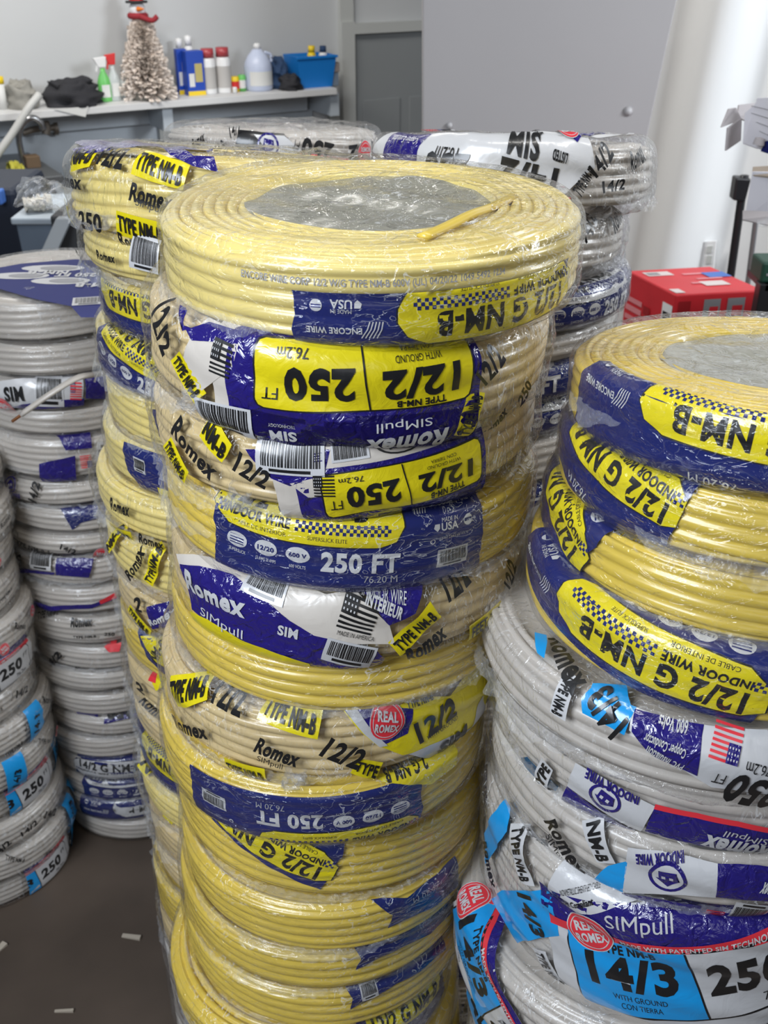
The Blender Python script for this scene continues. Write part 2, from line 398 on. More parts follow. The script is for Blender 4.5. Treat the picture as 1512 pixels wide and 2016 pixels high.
def tmplE(num='12/2', lens='yel'):
    p = Print(); r = random.Random(3)
    edge = lambda x, y0, y1, n: [(x+r.uniform(-.0018, .0018), y0+(y1-y0)*i/n) for i in range(n+1)]
    p.poly(edge(.112, -.045, .085, 12)+edge(-.115, .085, -.045, 12), 'navy', 0)
    lensp = lambda g: [(-.118-g, .012), (-.100, .000-g), (-.06, -.002-g), (.022, -.002-g), (.034+g*.7, .003), (.040+g, .014), (.040+g, .024), (.033+g*.7, .034), (.018, .040+g), (-.05, .040+g), (-.105, .036+g), (-.118-g, .030)]
    p.poly(lensp(.0012), 'black', 1); p.poly(lensp(0), lens, 2)
    p.text(num+' G NM-B', -.046, .0265, .0185, .118, 'black', bold=2, layer=3)
    p.text('INDOOR WIRE', -.076, .0115, .0075, .058, 'black', bold=2, layer=3)
    p.text('CABLE DE INTERIOR', -.072, .003, .0032, .045, 'black', bold=0, layer=3)
    p.text('SUPERSLICK ELITE', -.018, .0035, .0030, .03, 'black', bold=0, layer=3)
    p.checker(-.043, .0075, 28, 3, .0026); p.checker(-.114, .0075, 4, 3, .0026)
    for x, t in ((-.092, ''), (-.066, '12/20'), (-.040, '600 V')):
        p.ell(x, -.013, .0095, .0068, 'white', 2)
        if t: p.text(t, x, -.013, .0042, .014, 'navy', bold=2, layer=3)
        else:
            for k in range(4): p.rect(x-.0065, -.0165+k*.0022, x+.0065, -.0155+k*.0022, 'navy', 3)
    p.text('SUPERSLICK', -.092, -.023, .0025, .016, 'white', bold=0); p.text('12 AWG 20 AMPS', -.066, -.023, .0025, .017, 'white', bold=0); p.text('600 VOLTS', -.040, -.023, .0025, .013, 'white', bold=0)
    p.text('250 FT', .008, -.0155, .0175, .060, 'white', bold=2)
    p.text('76.20 M', .024, -.0295, .0055, .026, 'grey', bold=0)
    p.text('76.20 M', -.02, .062, .0075, .032, 'white', bold=0)
    p.text('ENCORE WIRE', .083, .029, .0048, .038, 'white', bold=1)
    for k in range(5): p.line([(.050+.0022*k, .0225), (.051+.0024*k, .028), (.054+.0026*k, .034)], .0008, 'white', 3)
    p.text('MADE IN', .078, .0155, .003, .014, 'white', bold=0); p.text('USA', .078, .0105, .006, .015, 'white', bold=1)
    p.poly([(.064, .010), (.067, .0075), (.069, .0095), (.069, .013), (.065, .013)], 'white', 3)
    p.ell(.095, .012, .0042, .0042, 'white', 2); p.rect(.0915, .011, .0985, .0135, 'navy', 3)
    p.text('LISTED CABLE 600 VOLTS', .083, .001, .0022, .026, 'white', bold=0); p.ell(.064, -.001, .0022, .0022, 'white', 3, rin=.7)
    p.barcode(.083, -.017, .028, .016, 0)
    return p
def tmplX(num='12/2', c1='yel', c2='yel', base='violet', lower='cream', seal=True, blocks=True):
    p = Print()
    rb = lambda x0, y0, x1, y1, q: [(x0, y0+q), (x0+q*.3, y0+q*.3), (x0+q, y0), (x1-q, y0), (x1-q*.3, y0+q*.3), (x1, y0+q), (x1, y1-q), (x1-q*.3, y1-q*.3), (x1-q, y1), (x0+q, y1), (x0+q*.3, y1-q*.3), (x0, y1-q)]
    p.poly([(-.125, -.060), (.125, -.060), (.125, .085), (-.125, .085)], lower, 0)
    if base != lower: p.poly(rb(-.108, -.028, .100, .056, .008), base, 1)
    p.poly([(-.108, .024), (.100, .024), (.100, .054), (-.108, .054)], 'violet', 1)
    if lower == 'white': p.rect(-.09, .0195, .085, .0245, 'red', 2); p.text('MADE WITH PATENTED SIM TECHNOLOGY', .01, .022, .0026, .10, 'white', bold=1)
    p.poly(rb(-.078, -.0235, .078, .0215, .006), 'black', 2)
    p.poly(rb(-.0765, -.0222, .0765, .0202, .0055), c2, 3)
    if c1 != c2: p.poly([(-.0765, -.0222), (.004, -.0222), (-.002, .0202), (-.0765, .0202)], c1, 4)
    p.line([(.004, -.0222), (-.002, .0202)], .0012, 'black', 5)
    p.text('TYPE NM-B', -.038, .0165, .0052, .036, 'black', bold=2, layer=5)
    p.text(num, -.038, .0030, .0195, .056, 'black', bold=2, layer=5)
    p.text('WITH GROUND', -.036, -.0115, .0036, .034, 'black', bold=0, layer=5)
    p.text('CON TIERRA', -.036, -.0170, .0034, .026, 'black', bold=0, layer=5)
    p.text('250', .032, .0020, .0225, .048, 'black', bold=2, layer=5)
    p.text('FT', .066, .0090, .0080, .011, 'black', bold=0, layer=5)
    p.text('76.2m', .050, -.0155, .0052, .022, 'black', bold=0, layer=5)
    p.text('Romex', -.028, .0455, .0125, .060, 'white', bold=2, layer=3, shear=.2)
    p.text('SIMpull', -.026, .0325, .0075, .040, 'white', bold=0, layer=3)
    p.text('SIM', .06, .041, .007, .02, 'white', bold=2, layer=3); p.text('TECHNOLOGY', .06, .034, .0022, .02, 'white', bold=0, layer=3)
    p.ell(0, -.041, .026, .0105, 'black', 2, 24, rin=.9); p.text('SIM', 0, -.039, .009, .026, 'black', bold=2); p.text('TECHNOLOGY', 0, -.047, .0025, .022, 'black', bold=0)
    p.barcode(.048, -.042, .034, .020, 0)
    p.flag(.082, -.040, .018, .011)
    p.text('LISTED NONMETALLIC SHEATHED CABLE', -.062, -.035, .0024, .05, 'black', bold=0); p.text('RoHS Compliant', -.064, -.042, .0036, .03, 'black', bold=1)
    for k, t in enumerate(('Patents pending and registered', 'Hecho con Sim Technology Patentada')): p.text(t, -.06, .063+.006*k, .0028, .07, 'black', bold=0)
    p.barcode(.03, .070, .038, .018, 0, seed=5); p.flag(.075, .071, .02, .013, 0, 'black', 'black')
    if blocks:
        p.poly([(.100, -.028), (.135, -.028), (.135, .05), (.100, .05)], 'violet', 2)
        for k, t in enumerate(('600 Volts', 'Copper Conductor', 'PVC Insulation')): p.text(t, .118, .03-.014*k, .0042, .028, 'white', bold=0)
        p.poly([(-.145, -.03), (-.108, -.03), (-.108, .05), (-.145, .05)], 'white', 2)
        p.house(-.126, .018, .012); p.text('INDOOR WIRE', -.126, -.004, .0042, .03, 'violet', bold=2)
    if seal: p.seal(-.088, .016, .0145)
    return p
TE = tmplE(); TEW = tmplE('14/2', 'white')
TX = tmplX(seal=False, blocks=False); TX2 = tmplX('14/2', 'white', 'white', 'white', 'white'); TX3N = tmplX('14/3', 'cyan', 'white', 'white', 'white', seal=False, blocks=False); TX3 = tmplX('14/3', 'cyan', 'white', 'white', 'white', blocks=False)

def tmplS(num, cy, seed):
    """loose lettering scattered round a bag"""
    p = Print(); r = random.Random(seed); x = -.50
    while x < .50:
        k = r.choice('TRNNTSR'); y = r.uniform(-.020, .020); rot = r.choice((.2, -.3, .5, .9, 2.9, -.6))
        if k == 'T': p.text('TYPE NM-B', x, y, .008, .038, 'black', rot)
        elif k == 'R': p.text('Romex', x, y, .011, .034, 'black', rot, 2)
        elif k == 'N':
            if cy: p.poly([(x-.022, -.035), (x+.020, -.033), (x+.024, .034), (x-.018, .035)], 'cyan', 1)
            p.text(num, x, y*.5, .015, .036, 'black', 1.3 if cy else rot, 2)
        else: p.seal(x, y, .011, rot)
        x += r.uniform(.045, .085)
    return p
# ------------------------------------------------------------------ coils
coil_no = 0
STY = {'EY': ('cab_y', 'film'), 'EP': ('cab_p', 'film'), 'EW': ('cab_w', 'film'), 'RY': ('cab_t', 'bag'), 'RP': ('cab_p', 'bag'), 'RW': ('cab_w', 'bag')}
def build_coil(style, pose, label, group, prints=(), R=.165, H=.064, near=True, top=False, crump=1., tail=None, ring=None):
    global coil_no
    coil_no += 1
    X, Y, Z, tx, ty = pose
    bag = style[0] == 'R'
    c = Coil(X, Y, Z, tx, ty, R, H, .020 if bag else .014, coil_no, bag, crump)
    e = thing('cable_coil', label, 'wire coil', (X, Y, Z), group, c.rot)
    cm, fm = STY[style]
    windings(c, near, top, M[cm], e)
    shell_mesh(c, 'plastic_wrap', near, top, M[fm], e)
    if top and not bag:
        a = np.linspace(-math.pi, math.pi, 120, endpoint=False); rr = np.linspace(0, c.rin+.004, 26); A_, R_ = np.meshgrid(a, rr, indexing='ij')
        x, y = R_*np.sin(A_), -R_*np.cos(A_); q = R_/c.rin
        zf = c.H-.0050+.0013*np.sin(x*40+2*np.sin(y*38))+.0009*np.sin(y*80+x*40)+.0004*np.sin(x*150-y*120+coil_no)
        link('hole_film', gridmesh('hole_film', np.stack([x, y, zf], -1)), e, M['film_top'])
    under = not bag
    pr = Print(); lowpr = Print()
    for q in prints:
        k = q[0]
        if k in 'EX':       # template: anchor in template, image point, image point towards +X, scale, clip
            _, T, anc, pc, pd, sc = q[:6]; clip = q[6] if len(q) > 6 else {}
            s0 = c.pick(*pc); s1 = c.pick(*pd); rot = math.atan2(s1[1]-s0[1], s1[0]-s0[0])
            pr.merge(T, anc, s0, rot, sc, **clip)
        elif k == 'EA':
            pass
        elif k in ('T', 'P'):
            _, t, p1, p2, h, m = q[:6]; bold = q[6] if len(q) > 6 else 2
            s0 = np.array(c.pick(*p1)); s1 = np.array(c.pick(*p2)); d = s1-s0; L = float(np.hypot(*d)); rot = math.atan2(d[1], d[0]); mid = (s0+s1)/2
            if k == 'P':
                ux, uy = d/L; nx, ny = -uy, ux; hw, hh = L*.57, h*.85
                pts = [tuple(mid+np.array([ux, uy])*i*hw+np.array([nx, ny])*j*hh) for i, j in ((-1, -1), (1, -.8), (1.04, 1), (-.97, .9))]
                pr.poly(pts, m, 1); m = 'black'
            pr.text(t, mid[0], mid[1], h, L, m, rot, bold, 5, .12 if t.startswith('Rom') else 0)
        elif k == 'Q':
            pts = []
            P_ = q[1]
            for (x0, y0), (x1, y1) in zip(P_, P_[1:]+P_[:1]):
                for i in range(3): pts.append(c.pick(x0+(x1-x0)*i/3, y0+(y1-y0)*i/3))
            pr.poly(pts, q[2], q[3] if len(q) > 3 else 0)
        elif k == 'B':
            _, p1, p2, h = q; s0 = np.array(c.pick(*p1)); s1 = np.array(c.pick(*p2)); d = s1-s0
            pr.barcode(*((s0+s1)/2), float(np.hypot(*d)), h, math.atan2(d[1], d[0]), layer=4)
        elif k == 'F':
            _, p1, p2, h, c1, c2 = q; s0 = np.array(c.pick(*p1)); s1 = np.array(c.pick(*p2)); d = s1-s0
            pr.flag(*((s0+s1)/2), float(np.hypot(*d)), h, math.atan2(d[1], d[0]), c1, c2, 4)
        elif k == 'S':
            _, p1, p2, r = q; s0 = np.array(c.pick(*p1)); s1 = np.array(c.pick(*p2)); d = s1-s0
            pr.seal(s0[0], s0[1], r, math.atan2(d[1], d[0]), 5)
        elif k == 'H':
            _, p1, p2, r = q; s0 = np.array(c.pick(*p1)); s1 = np.array(c.pick(*p2)); d = s1-s0
            pr.house(s0[0], s0[1], r, math.atan2(d[1], d[0]))
        elif k == 'A':      # template at an angle: T, anchor, degrees, w, turn, scale, clip
            _, T, anc, deg, w0, turn, sc = q[:7]; clip = q[7] if len(q) > 7 else {}
            pr.merge(T, anc, (math.radians(deg)*c.R, w0), math.radians(turn), sc, **clip)
        elif k == 'C':      # lettering on the cable jacket
            _, t, p1, p2, h = q; s0 = np.array(c.pick(*p1)); s1 = np.array(c.pick(*p2)); mid = (s0+s1)/2; d = s1-s0
            lowpr.text(t, mid[0], mid[1], h, float(np.hypot(*d)), 'grey', math.atan2(d[1], d[0]), 1, 0)
    hs = c.H/2-c.rho
    pr.wrap(c, e, 'bag_print' if bag else 'label', .0042 if near else .014, under, wmax=(c.H/2+.09 if top else hs+math.pi*c.rho/2+.008))
    if lowpr.e: lowpr.wrap(c, e, 'jacket_print', .006, True, base=-.0004)
    return c, e
def crumple(name, pts, radii, parent, mat, seed=0, n=40, flat=.6, minv=None):
    """a bunched end of plastic swept along points given in the parent's frame"""
    rng = np.random.default_rng(seed); pts = np.array(pts, float)
    m = 26; tt = np.linspace(0, len(pts)-1, m); P = np.stack([np.interp(tt, range(len(pts)), pts[:, k]) for k in range(3)], -1); r = np.interp(tt, range(len(pts)), radii)
    d = np.gradient(P, axis=0); d /= np.linalg.norm(d, axis=1)[:, None]
    up = np.array([0, 0, 1.]); s = np.cross(d, up); s /= np.linalg.norm(s, axis=1)[:, None]+1e-9; u = np.cross(s, d)
    a = np.linspace(0, 2*math.pi, n, endpoint=False); nz = Noise2(seed, n//2, 30)
    A_, T_ = np.meshgrid(a, np.arange(m), indexing='ij')
    rr = r[None, :]*(.55+.9*nz(A_/(2*math.pi)*(n//2), T_*.6))
    V = P[None]+s[None]*(rr*np.cos(A_))[..., None]+u[None]*(rr*flat*np.sin(A_))[..., None]
    return link(name, gridmesh(name, V), parent, mat)

def loose_edge(c, e, d0, d1, w0, wd=.016, seed=0, out=.5):
    """crinkled flap of wrap standing off along a coil's seam"""
    nu = int(abs(d1-d0)*2.2)+8; nv = 9
    a = np.radians(np.linspace(d0, d1, nu)); nz = Noise2(seed+400, nu, 12); t = np.linspace(0, 1, nv)
    A_, T_ = np.meshgrid(a, t, indexing='ij'); U_ = np.arange(nu)[:, None]*.45+0*T_
    env = np.sin(np.linspace(0, math.pi, nu))[:, None]**.5
    wv = w0 - wd*T_*(.55+.7*nz(U_*.22, T_*0+2))*env + .004*nz(U_*.2, 0*T_+7)
    off = .0015 + wd*out*T_*(.25+.7*nz(U_*.4, T_*2+4))*env + .0040*(nz(U_*.9, T_*4)-.4)*env
    r, z, nr, nzz = prof(np.clip(wv, -c.H/2-.01, c.H/2), c.R, c.H, c.rho)
    rr = c.R+.0015+off
    P = np.stack([rr*np.sin(A_), -rr*np.cos(A_), c.H/2+wv], -1)
    return link('loose_wrap_edge', gridmesh('loose_wrap_edge', P, closed_u=False), e, M['tail'])
LOOSE = {'A': {0: [(-88, -22, -.020, .018)], 1: [(-85, -40, -.030, .016)], 2: [(-80, -12, -.026, .016)], 3: [(-88, -40, .0, .018), (30, 75, -.026, .010)], 5: [(-75, 20, -.016, .016), (15, 70, -.012, .012)], 6: [(-85, 10, -.026, .014)], 8: [(-55, 40, -.028, .012)], 9: [(-60, 25, -.022, .014)], 10: [(-55, 15, -.020, .013)], 11: [(-75, 0, -.020, .012)], 12: [(-60, -10, .01, .014)]},
 'R': {0: [(-88, -60, .0, .014)], 1: [(-50, 8, -.016, .020)], 2: [(-72, 20, -.018, .020)], 4: [(-88, -38, -.014, .022)], 5: [(-80, -30, -.022, .012)], 6: [(-75, 0, -.022, .012)], 7: [(-88, -40, -.03, .016)], 8: [(-88, -30, 0, .016)]},
 'Y': {k: [(-92, -25, -.018, .018)] for k in (0, 1, 3, 4, 6, 7, 8, 10, 11, 12, 13, 14, 15, 17)},
 'B': {k: [(-80, -10+4*k, -.018, .010)] for k in (2, 4, 5, 7, 8, 11, 14, 17)},
 'W': {0: [(35, 88, -.022, .020)], 1: [(40, 88, -.02, .018)], 3: [(40, 80, 0, .02)]}}
def add_loose(key, i, c, e):
    for k, (d0, d1, w0, wd) in enumerate(LOOSE[key].get(i, [])): loose_edge(c, e, d0, d1, w0, wd, i*5+k+ord(key))

ORD = ['topmost'] + [k+' from top' for k in 'second third fourth fifth sixth seventh eighth ninth tenth eleventh twelfth thirteenth fourteenth fifteenth sixteenth seventeenth eighteenth nineteenth twentieth twenty-first twenty-second twenty-third twenty-fourth'.split()]
def short(desc, tail):
    """keep a label within sixteen words"""
    w = desc.split(); n = 16-len(tail.split()); w = w[:n]
    w[-1] = w[-1].rstrip(',')
    while w[-1] in ('with', 'and', 'of', 'in', 'a', 'the', 'at', 'its', 'on', 'under', 'by', 'above', 'over', 'to', 'whose', 'near', 'behind', 'first', 'upside-down', 'small', 'white', 'red', 'navy', 'plastic', 'clear', 'crushed', 'black', 'right', 'low', 'beside') and len(w) > n-6: w.pop()
    return ' '.join(w)+tail

GA = 'coils stacked in the tall front centre stack'
A = [
 ('EP', (-.010, .845, 1.467, -.5, 0), 'pale yellow coil with open spiral top, upside-down label', dict(H=.066, top=True), [
   ('A', TE, (0, 0), 20.6, .011, 180, 1, dict(ymin=.003, ymax=.055)),
   ('C', 'ENCORE WIRE CORP 12/2 W/G TYPE NM-B 600V (UL) 04/20/22 1049 5492 1234', (470, 541), (1000, 536), .0065)]),
 ('RY', (-.030, .851, 1.392, -.8, -2.6), 'tan coil in bag with upside-down yellow 250 | 12/2 panel', dict(H=.074), [
   ('X', TX, (0, 0), (722, 752), (560, 747), 1.0, dict(xmin=-.085, xmax=.112)),
   ('Q', [(392, 640), (475, 680), (465, 720), (400, 770), (372, 700)], 'cream', 1), ('Q', [(345, 610), (365, 660), (400, 650), (470, 672), (480, 690), (385, 675), (352, 640)], 'violet', 2),
   ('T', '12/2', (312, 612), (343, 688), .022, 'black'), ('P', 'TYPE NM-B', (358, 702), (398, 775), .011, 'yel'), ('B', (395, 800), (500, 828), .020),
   ('F', (425, 700), (462, 715), .02, 'black', 'black'),
   ('T', '12/2', (940, 745), (978, 695), .018, 'black'), ('P', 'TYPE NM-B', (912, 845), (935, 775), .011, 'yel'), ('T', 'Romex', (962, 850), (990, 800), .012, 'black'), ('T', '250', (1015, 790), (1035, 750), .012, 'black')]),
 ('RY', (-.033, .857, 1.324, 1.2, .8), 'tan coil in crushed bag with slanting barcode and small yellow 250 panel', dict(H=.068), [
   ('X', TX, (0, 0), (800, 948), (640, 972), .80, dict(xmin=-.083, xmax=.12)),
   ('T', 'Romex', (350, 838), (432, 930), .017, 'black'), ('P', 'NM-B', (408, 848), (450, 890), .011, 'yel'), ('T', '12/2', (474, 902), (535, 942), .017, 'black'), ('P', 'TYPE NM-B', (340, 870), (372, 930), .010, 'yel'),
   ('Q', [(490, 885), (650, 890), (640, 925), (575, 950), (540, 935)], 'violet', 1), ('Q', [(575, 945), (700, 915), (930, 905), (900, 925), (690, 965), (610, 975)], 'cream', 1), ('B', (510, 892), (640, 902), .024),
   ('F', (620, 950), (660, 950), .018, 'black', 'black')]),
 ('EY', (-.031, .857, 1.253, 1.2, -1.5), 'pale yellow coil with upright white 250 FT on navy label', dict(H=.068), [
   ('A', TE, (0, 0), 1.5, .0135, -2, 1.02, dict(ymax=.05))]),
 ('RY', (-.033, .858, 1.187, 0, -.7), 'tan coil in bag with big white lettering on violet', dict(H=.067), [
   ('Q', [(352, 1095), (420, 1120), (560, 1150), (640, 1185), (700, 1180), (765, 1225), (775, 1262), (640, 1262), (500, 1225), (380, 1150)], 'cream', 1),
   ('Q', [(362, 1112), (450, 1145), (540, 1195), (620, 1245), (735, 1270), (757, 1290), (755, 1312), (610, 1322), (480, 1270), (385, 1195)], 'violet', 2),
   ('Q', [(382, 1196), (480, 1252), (610, 1295), (612, 1322), (560, 1318), (470, 1285), (385, 1215)], 'yel', 3),
   ('T', 'Romex', (374, 1138), (490, 1194), .018, 'white'), ('T', 'SIMpull', (402, 1200), (484, 1246), .010, 'white', 0), ('T', 'SIM', (552, 1232), (590, 1242), .010, 'white'),
   ('B', (484, 1140), (560, 1178), .020), ('B', (640, 1268), (735, 1290), .022), ('F', (672, 1205), (738, 1222), .024, 'black', 'black'), ('T', 'MADE IN AMERICA', (665, 1238), (735, 1252), .004, 'black', 0),
   ('Q', [(708, 1170), (842, 1162), (815, 1205), (765, 1228)], 'violet', 2), ('T', 'INDOOR WIRE', (715, 1176), (800, 1188), .008, 'white', 0), ('T', 'INTERIEUR', (722, 1190), (790, 1208), .008, 'white'),
   ('P', 'TYPE NM-B', (778, 1268), (850, 1205), .011, 'yel'), ('T', '12/2', (872, 1168), (922, 1135), .020, 'black'), ('T', 'Romex', (800, 1285), (870, 1235), .016, 'black'), ('P', 'FEET 250', (925, 1240), (975, 1195), .010, 'yel'), ('T', '12/2', (985, 1150), (1005, 1110), .014, 'black')]),
 ('EY', (-.040, .866, 1.127, -.5, -.7), 'thin yellow coil in loose stretch wrap', dict(H=.058, crump=1.8), [
   ('Q', [(958, 1260), (990, 1215), (992, 1250), (965, 1288)], 'navy', 0)]),
 ('RY', (-.054, .864, 1.046, 1.4, 2.4), 'tan coil with scattered 12/2 and red seal', dict(H=.078), [
   ('P', 'TYPE NM-B', (518, 1405), (622, 1432), .013, 'yel'), ('T', '12/2', (640, 1462), (712, 1490), .022, 'black'), ('T', 'Romex', (510, 1458), (592, 1488), .017, 'black'), ('T', 'SIMpull', (512, 1485), (560, 1502), .009, 'black', 0),
   ('T', '12/2', (428, 1362), (475, 1402), .018, 'black'), ('P', 'TYPE NM-B', (348, 1362), (392, 1362), .016, 'yel'), ('T', 'Romex', (350, 1415), (412, 1438), .015, 'black'), ('P', 'TYPE NM-B', (452, 1500), (520, 1520), .010, 'yel'),
   ('Q', [(670, 1408), (760, 1395), (880, 1370), (960, 1290), (965, 1340), (930, 1440), (790, 1482), (740, 1462)], 'yel', 1), ('Q', [(672, 1408), (810, 1398), (800, 1440), (750, 1462)], 'violet', 2), ('Q', [(675, 1408), (700, 1406), (760, 1462), (745, 1465)], 'white', 3),
   ('S', (760, 1422), (800, 1418), .0155), ('T', '12/2', (815, 1440), (888, 1385), .026, 'black'), ('T', 'TYPE NM-B', (800, 1395), (850, 1375), .006, 'black'), ('T', 'WITH GROUND', (835, 1448), (895, 1408), .005, 'black', 0), 
   ('Q', [(800, 1480), (925, 1425), (940, 1365), (955, 1400), (935, 1455), (850, 1490)], 'white', 2), ('T', 'SIM', (862, 1470), (912, 1430), .014, 'black'), ('P', 'TYPE', (700, 1500), (740, 1510), .010, 'yel')]),
 ('EY', (-.062, .850, .983, 1.5, .3), 'yellow coil with upside-down 250 FT navy label and checker strip', dict(H=.068), [
   ('A', TE, (0, 0), -5, -.017, 181, 1.02, dict(ymin=-.042)), 
   ('Q', [(720, 1528), (860, 1490), (905, 1470), (900, 1505), (850, 1545), (760, 1548)], 'yel', 4), ('T', '2 G NM-B', (850, 1505), (765, 1538), .014, 'black')]),
 ('EY', (-.058, .870, .893, .5, -2.4), 'yellow coil whose navy label slants down with large 12/2 G NM', dict(H=.078), [
   ('E', TE, (-.047, .0265), (512, 1668), (448, 1618), 1.05, dict(ymax=.045))]),
 ('EY', (-.056, .864, .824, -.4, 1.2), 'yellow coil with navy label end at right', dict(H=.066, crump=1.4), [
   ('Q', [(735, 1782), (805, 1772), (870, 1725), (905, 1690), (905, 1745), (860, 1785), (765, 1830), (775, 1805)], 'navy', 0), ('T', '76.20 M', (865, 1745), (815, 1775), .006, 'grey', 0)]),
 ('EY', (-.066, .868, .760, -.3, .2), 'yellow coil with forked navy label end and faded wrap', dict(H=.060), [
   ('Q', [(692, 1869), (770, 1855), (850, 1805), (890, 1765), (890, 1800), (850, 1840), (700, 1912), (712, 1890)], 'navy', 0)]),
 ('EY', (-.068, .868, .695, .5, .3), 'yellow coil with barcode on navy label end', dict(H=.061), [
   ('Q', [(676, 1950), (740, 1935), (820, 1885), (880, 1825), (880, 1870), (830, 1915), (690, 1990), (695, 1970)], 'navy', 0), ('B', (712, 1962), (745, 1950), .018)]),
 ('EY', (-.086, .852, .622, 0, 1.2), 'yellow coil pushed out left with rim showing', dict(H=.068, top=True), [
   ('Q', [(700, 2010), (760, 1990), (830, 1940), (870, 1890), (880, 1960), (840, 2016), (780, 2060), (705, 2060)], 'navy', 0), ('P', '12/2 G NM-B', (735, 2022), (862, 1942), .018, 'yel'), ('Q', [(745, 1975), (765, 1968), (763, 1985), (747, 1990)], 'white', 2), ('Q', [(775, 1958), (795, 1948), (793, 1965), (778, 1975)], 'white', 2)]),
]
z = .622-.070
for k in range(8):
    A.append(('EY', (-.075+.006*math.sin(k*2.1), .860+.005*math.cos(k*1.7), max(z, .0), 0, 0), 'yellow coil low in the stack', dict(H=.067 if k < 7 else .066, near=False), [('A', TE, (0, 0), 40*k-100, .0, 0, 1)]))
    z -= .0775 if k < 7 else 0
n_ = len(A)
for i, (st, pose, lb, kw, pr) in enumerate(A):
    if i >= 13: pose = (pose[0], pose[1], (.622)*(n_-1-i)/(n_-13), 0, 0); kw['H'] = .074
    c, e = build_coil(st, pose, short(lb, ', '+ORD[i]+' in front centre stack'), GA, pr, **kw)
    add_loose('A', i, c, e)
    if i == 0:
        cA = c
        pts = [c.pick_top(*p) for p in ((1010, 378), (968, 398), (930, 420), (885, 442), (832, 466))]
        P = [(x, y, c.H-.002+.0035*(k > 1)) for k, (x, y) in enumerate(pts)]
        def tube(name, P, r, mat, parent=None, flat=1., n=10, m=24, cap=True):
            P = np.array(P, float); tt = np.linspace(0, len(P)-1, m); i0 = np.clip(np.floor(tt).astype(int), 0, len(P)-2); fr = (tt-i0)[:, None]
            Pm = np.vstack([2*P[0]-P[1], P, 2*P[-1]-P[-2]]); p0, p1, p2, p3 = Pm[i0], Pm[i0+1], Pm[i0+2], Pm[i0+3]
            Q = .5*((2*p1)+(-p0+p2)*fr+(2*p0-5*p1+4*p2-p3)*fr**2+(-p0+3*p1-3*p2+p3)*fr**3)
            d = np.gradient(Q, axis=0); d /= np.linalg.norm(d, axis=1)[:, None]+1e-9
            up = np.array([0, 0, 1.]) if abs(d[:, 2]).mean() < .8 else np.array([0, 1., 0]); s = np.cross(d, up); s /= np.linalg.norm(s, axis=1)[:, None]+1e-9; u = np.cross(s, d)
            a = np.linspace(0, 2*math.pi, n, endpoint=False); rr = np.full(m, r) if np.isscalar(r) else np.interp(np.linspace(0, 1, m), np.linspace(0, 1, len(r)), r)
            if cap: Q = np.vstack([Q[:1], Q, Q[-1:]]); s = np.vstack([s[:1], s, s[-1:]]); u = np.vstack([u[:1], u, u[-1:]]); rr = np.concatenate([[1e-5], rr, [1e-5]])
            V = Q[None]+s[None]*(rr[None, :]*np.cos(a)[:, None])[..., None]+u[None]*(flat*rr[None, :]*np.sin(a)[:, None])[..., None]
            return link(name, gridmesh(name, V), parent, mat)
        tube('cable_end', P, .0050, M['cab_y'], e, flat=.6)
    if i in (1, 2, 6):
        q = {1: ((385, 790), (372, 815), .012), 2: ((475, 985), (490, 1005), .011), 6: ((585, 1535), (600, 1550), .010)}[i]
        a0, w0 = c.pick(*q[0]); a0 /= c.R
        p0 = c.surf(np.array(a0), np.array(w0+.012), np.array(.000)); p1 = c.surf(np.array(a0-.03), np.array(w0), np.array(.007)); p2 = c.surf(np.array(a0-.02), np.array(w0-.016), np.array(.010))
        crumple('bag_gather', [p0, p1, p2], [.016, q[2], .003], e, M['tail'], 5+i, flat=.5)

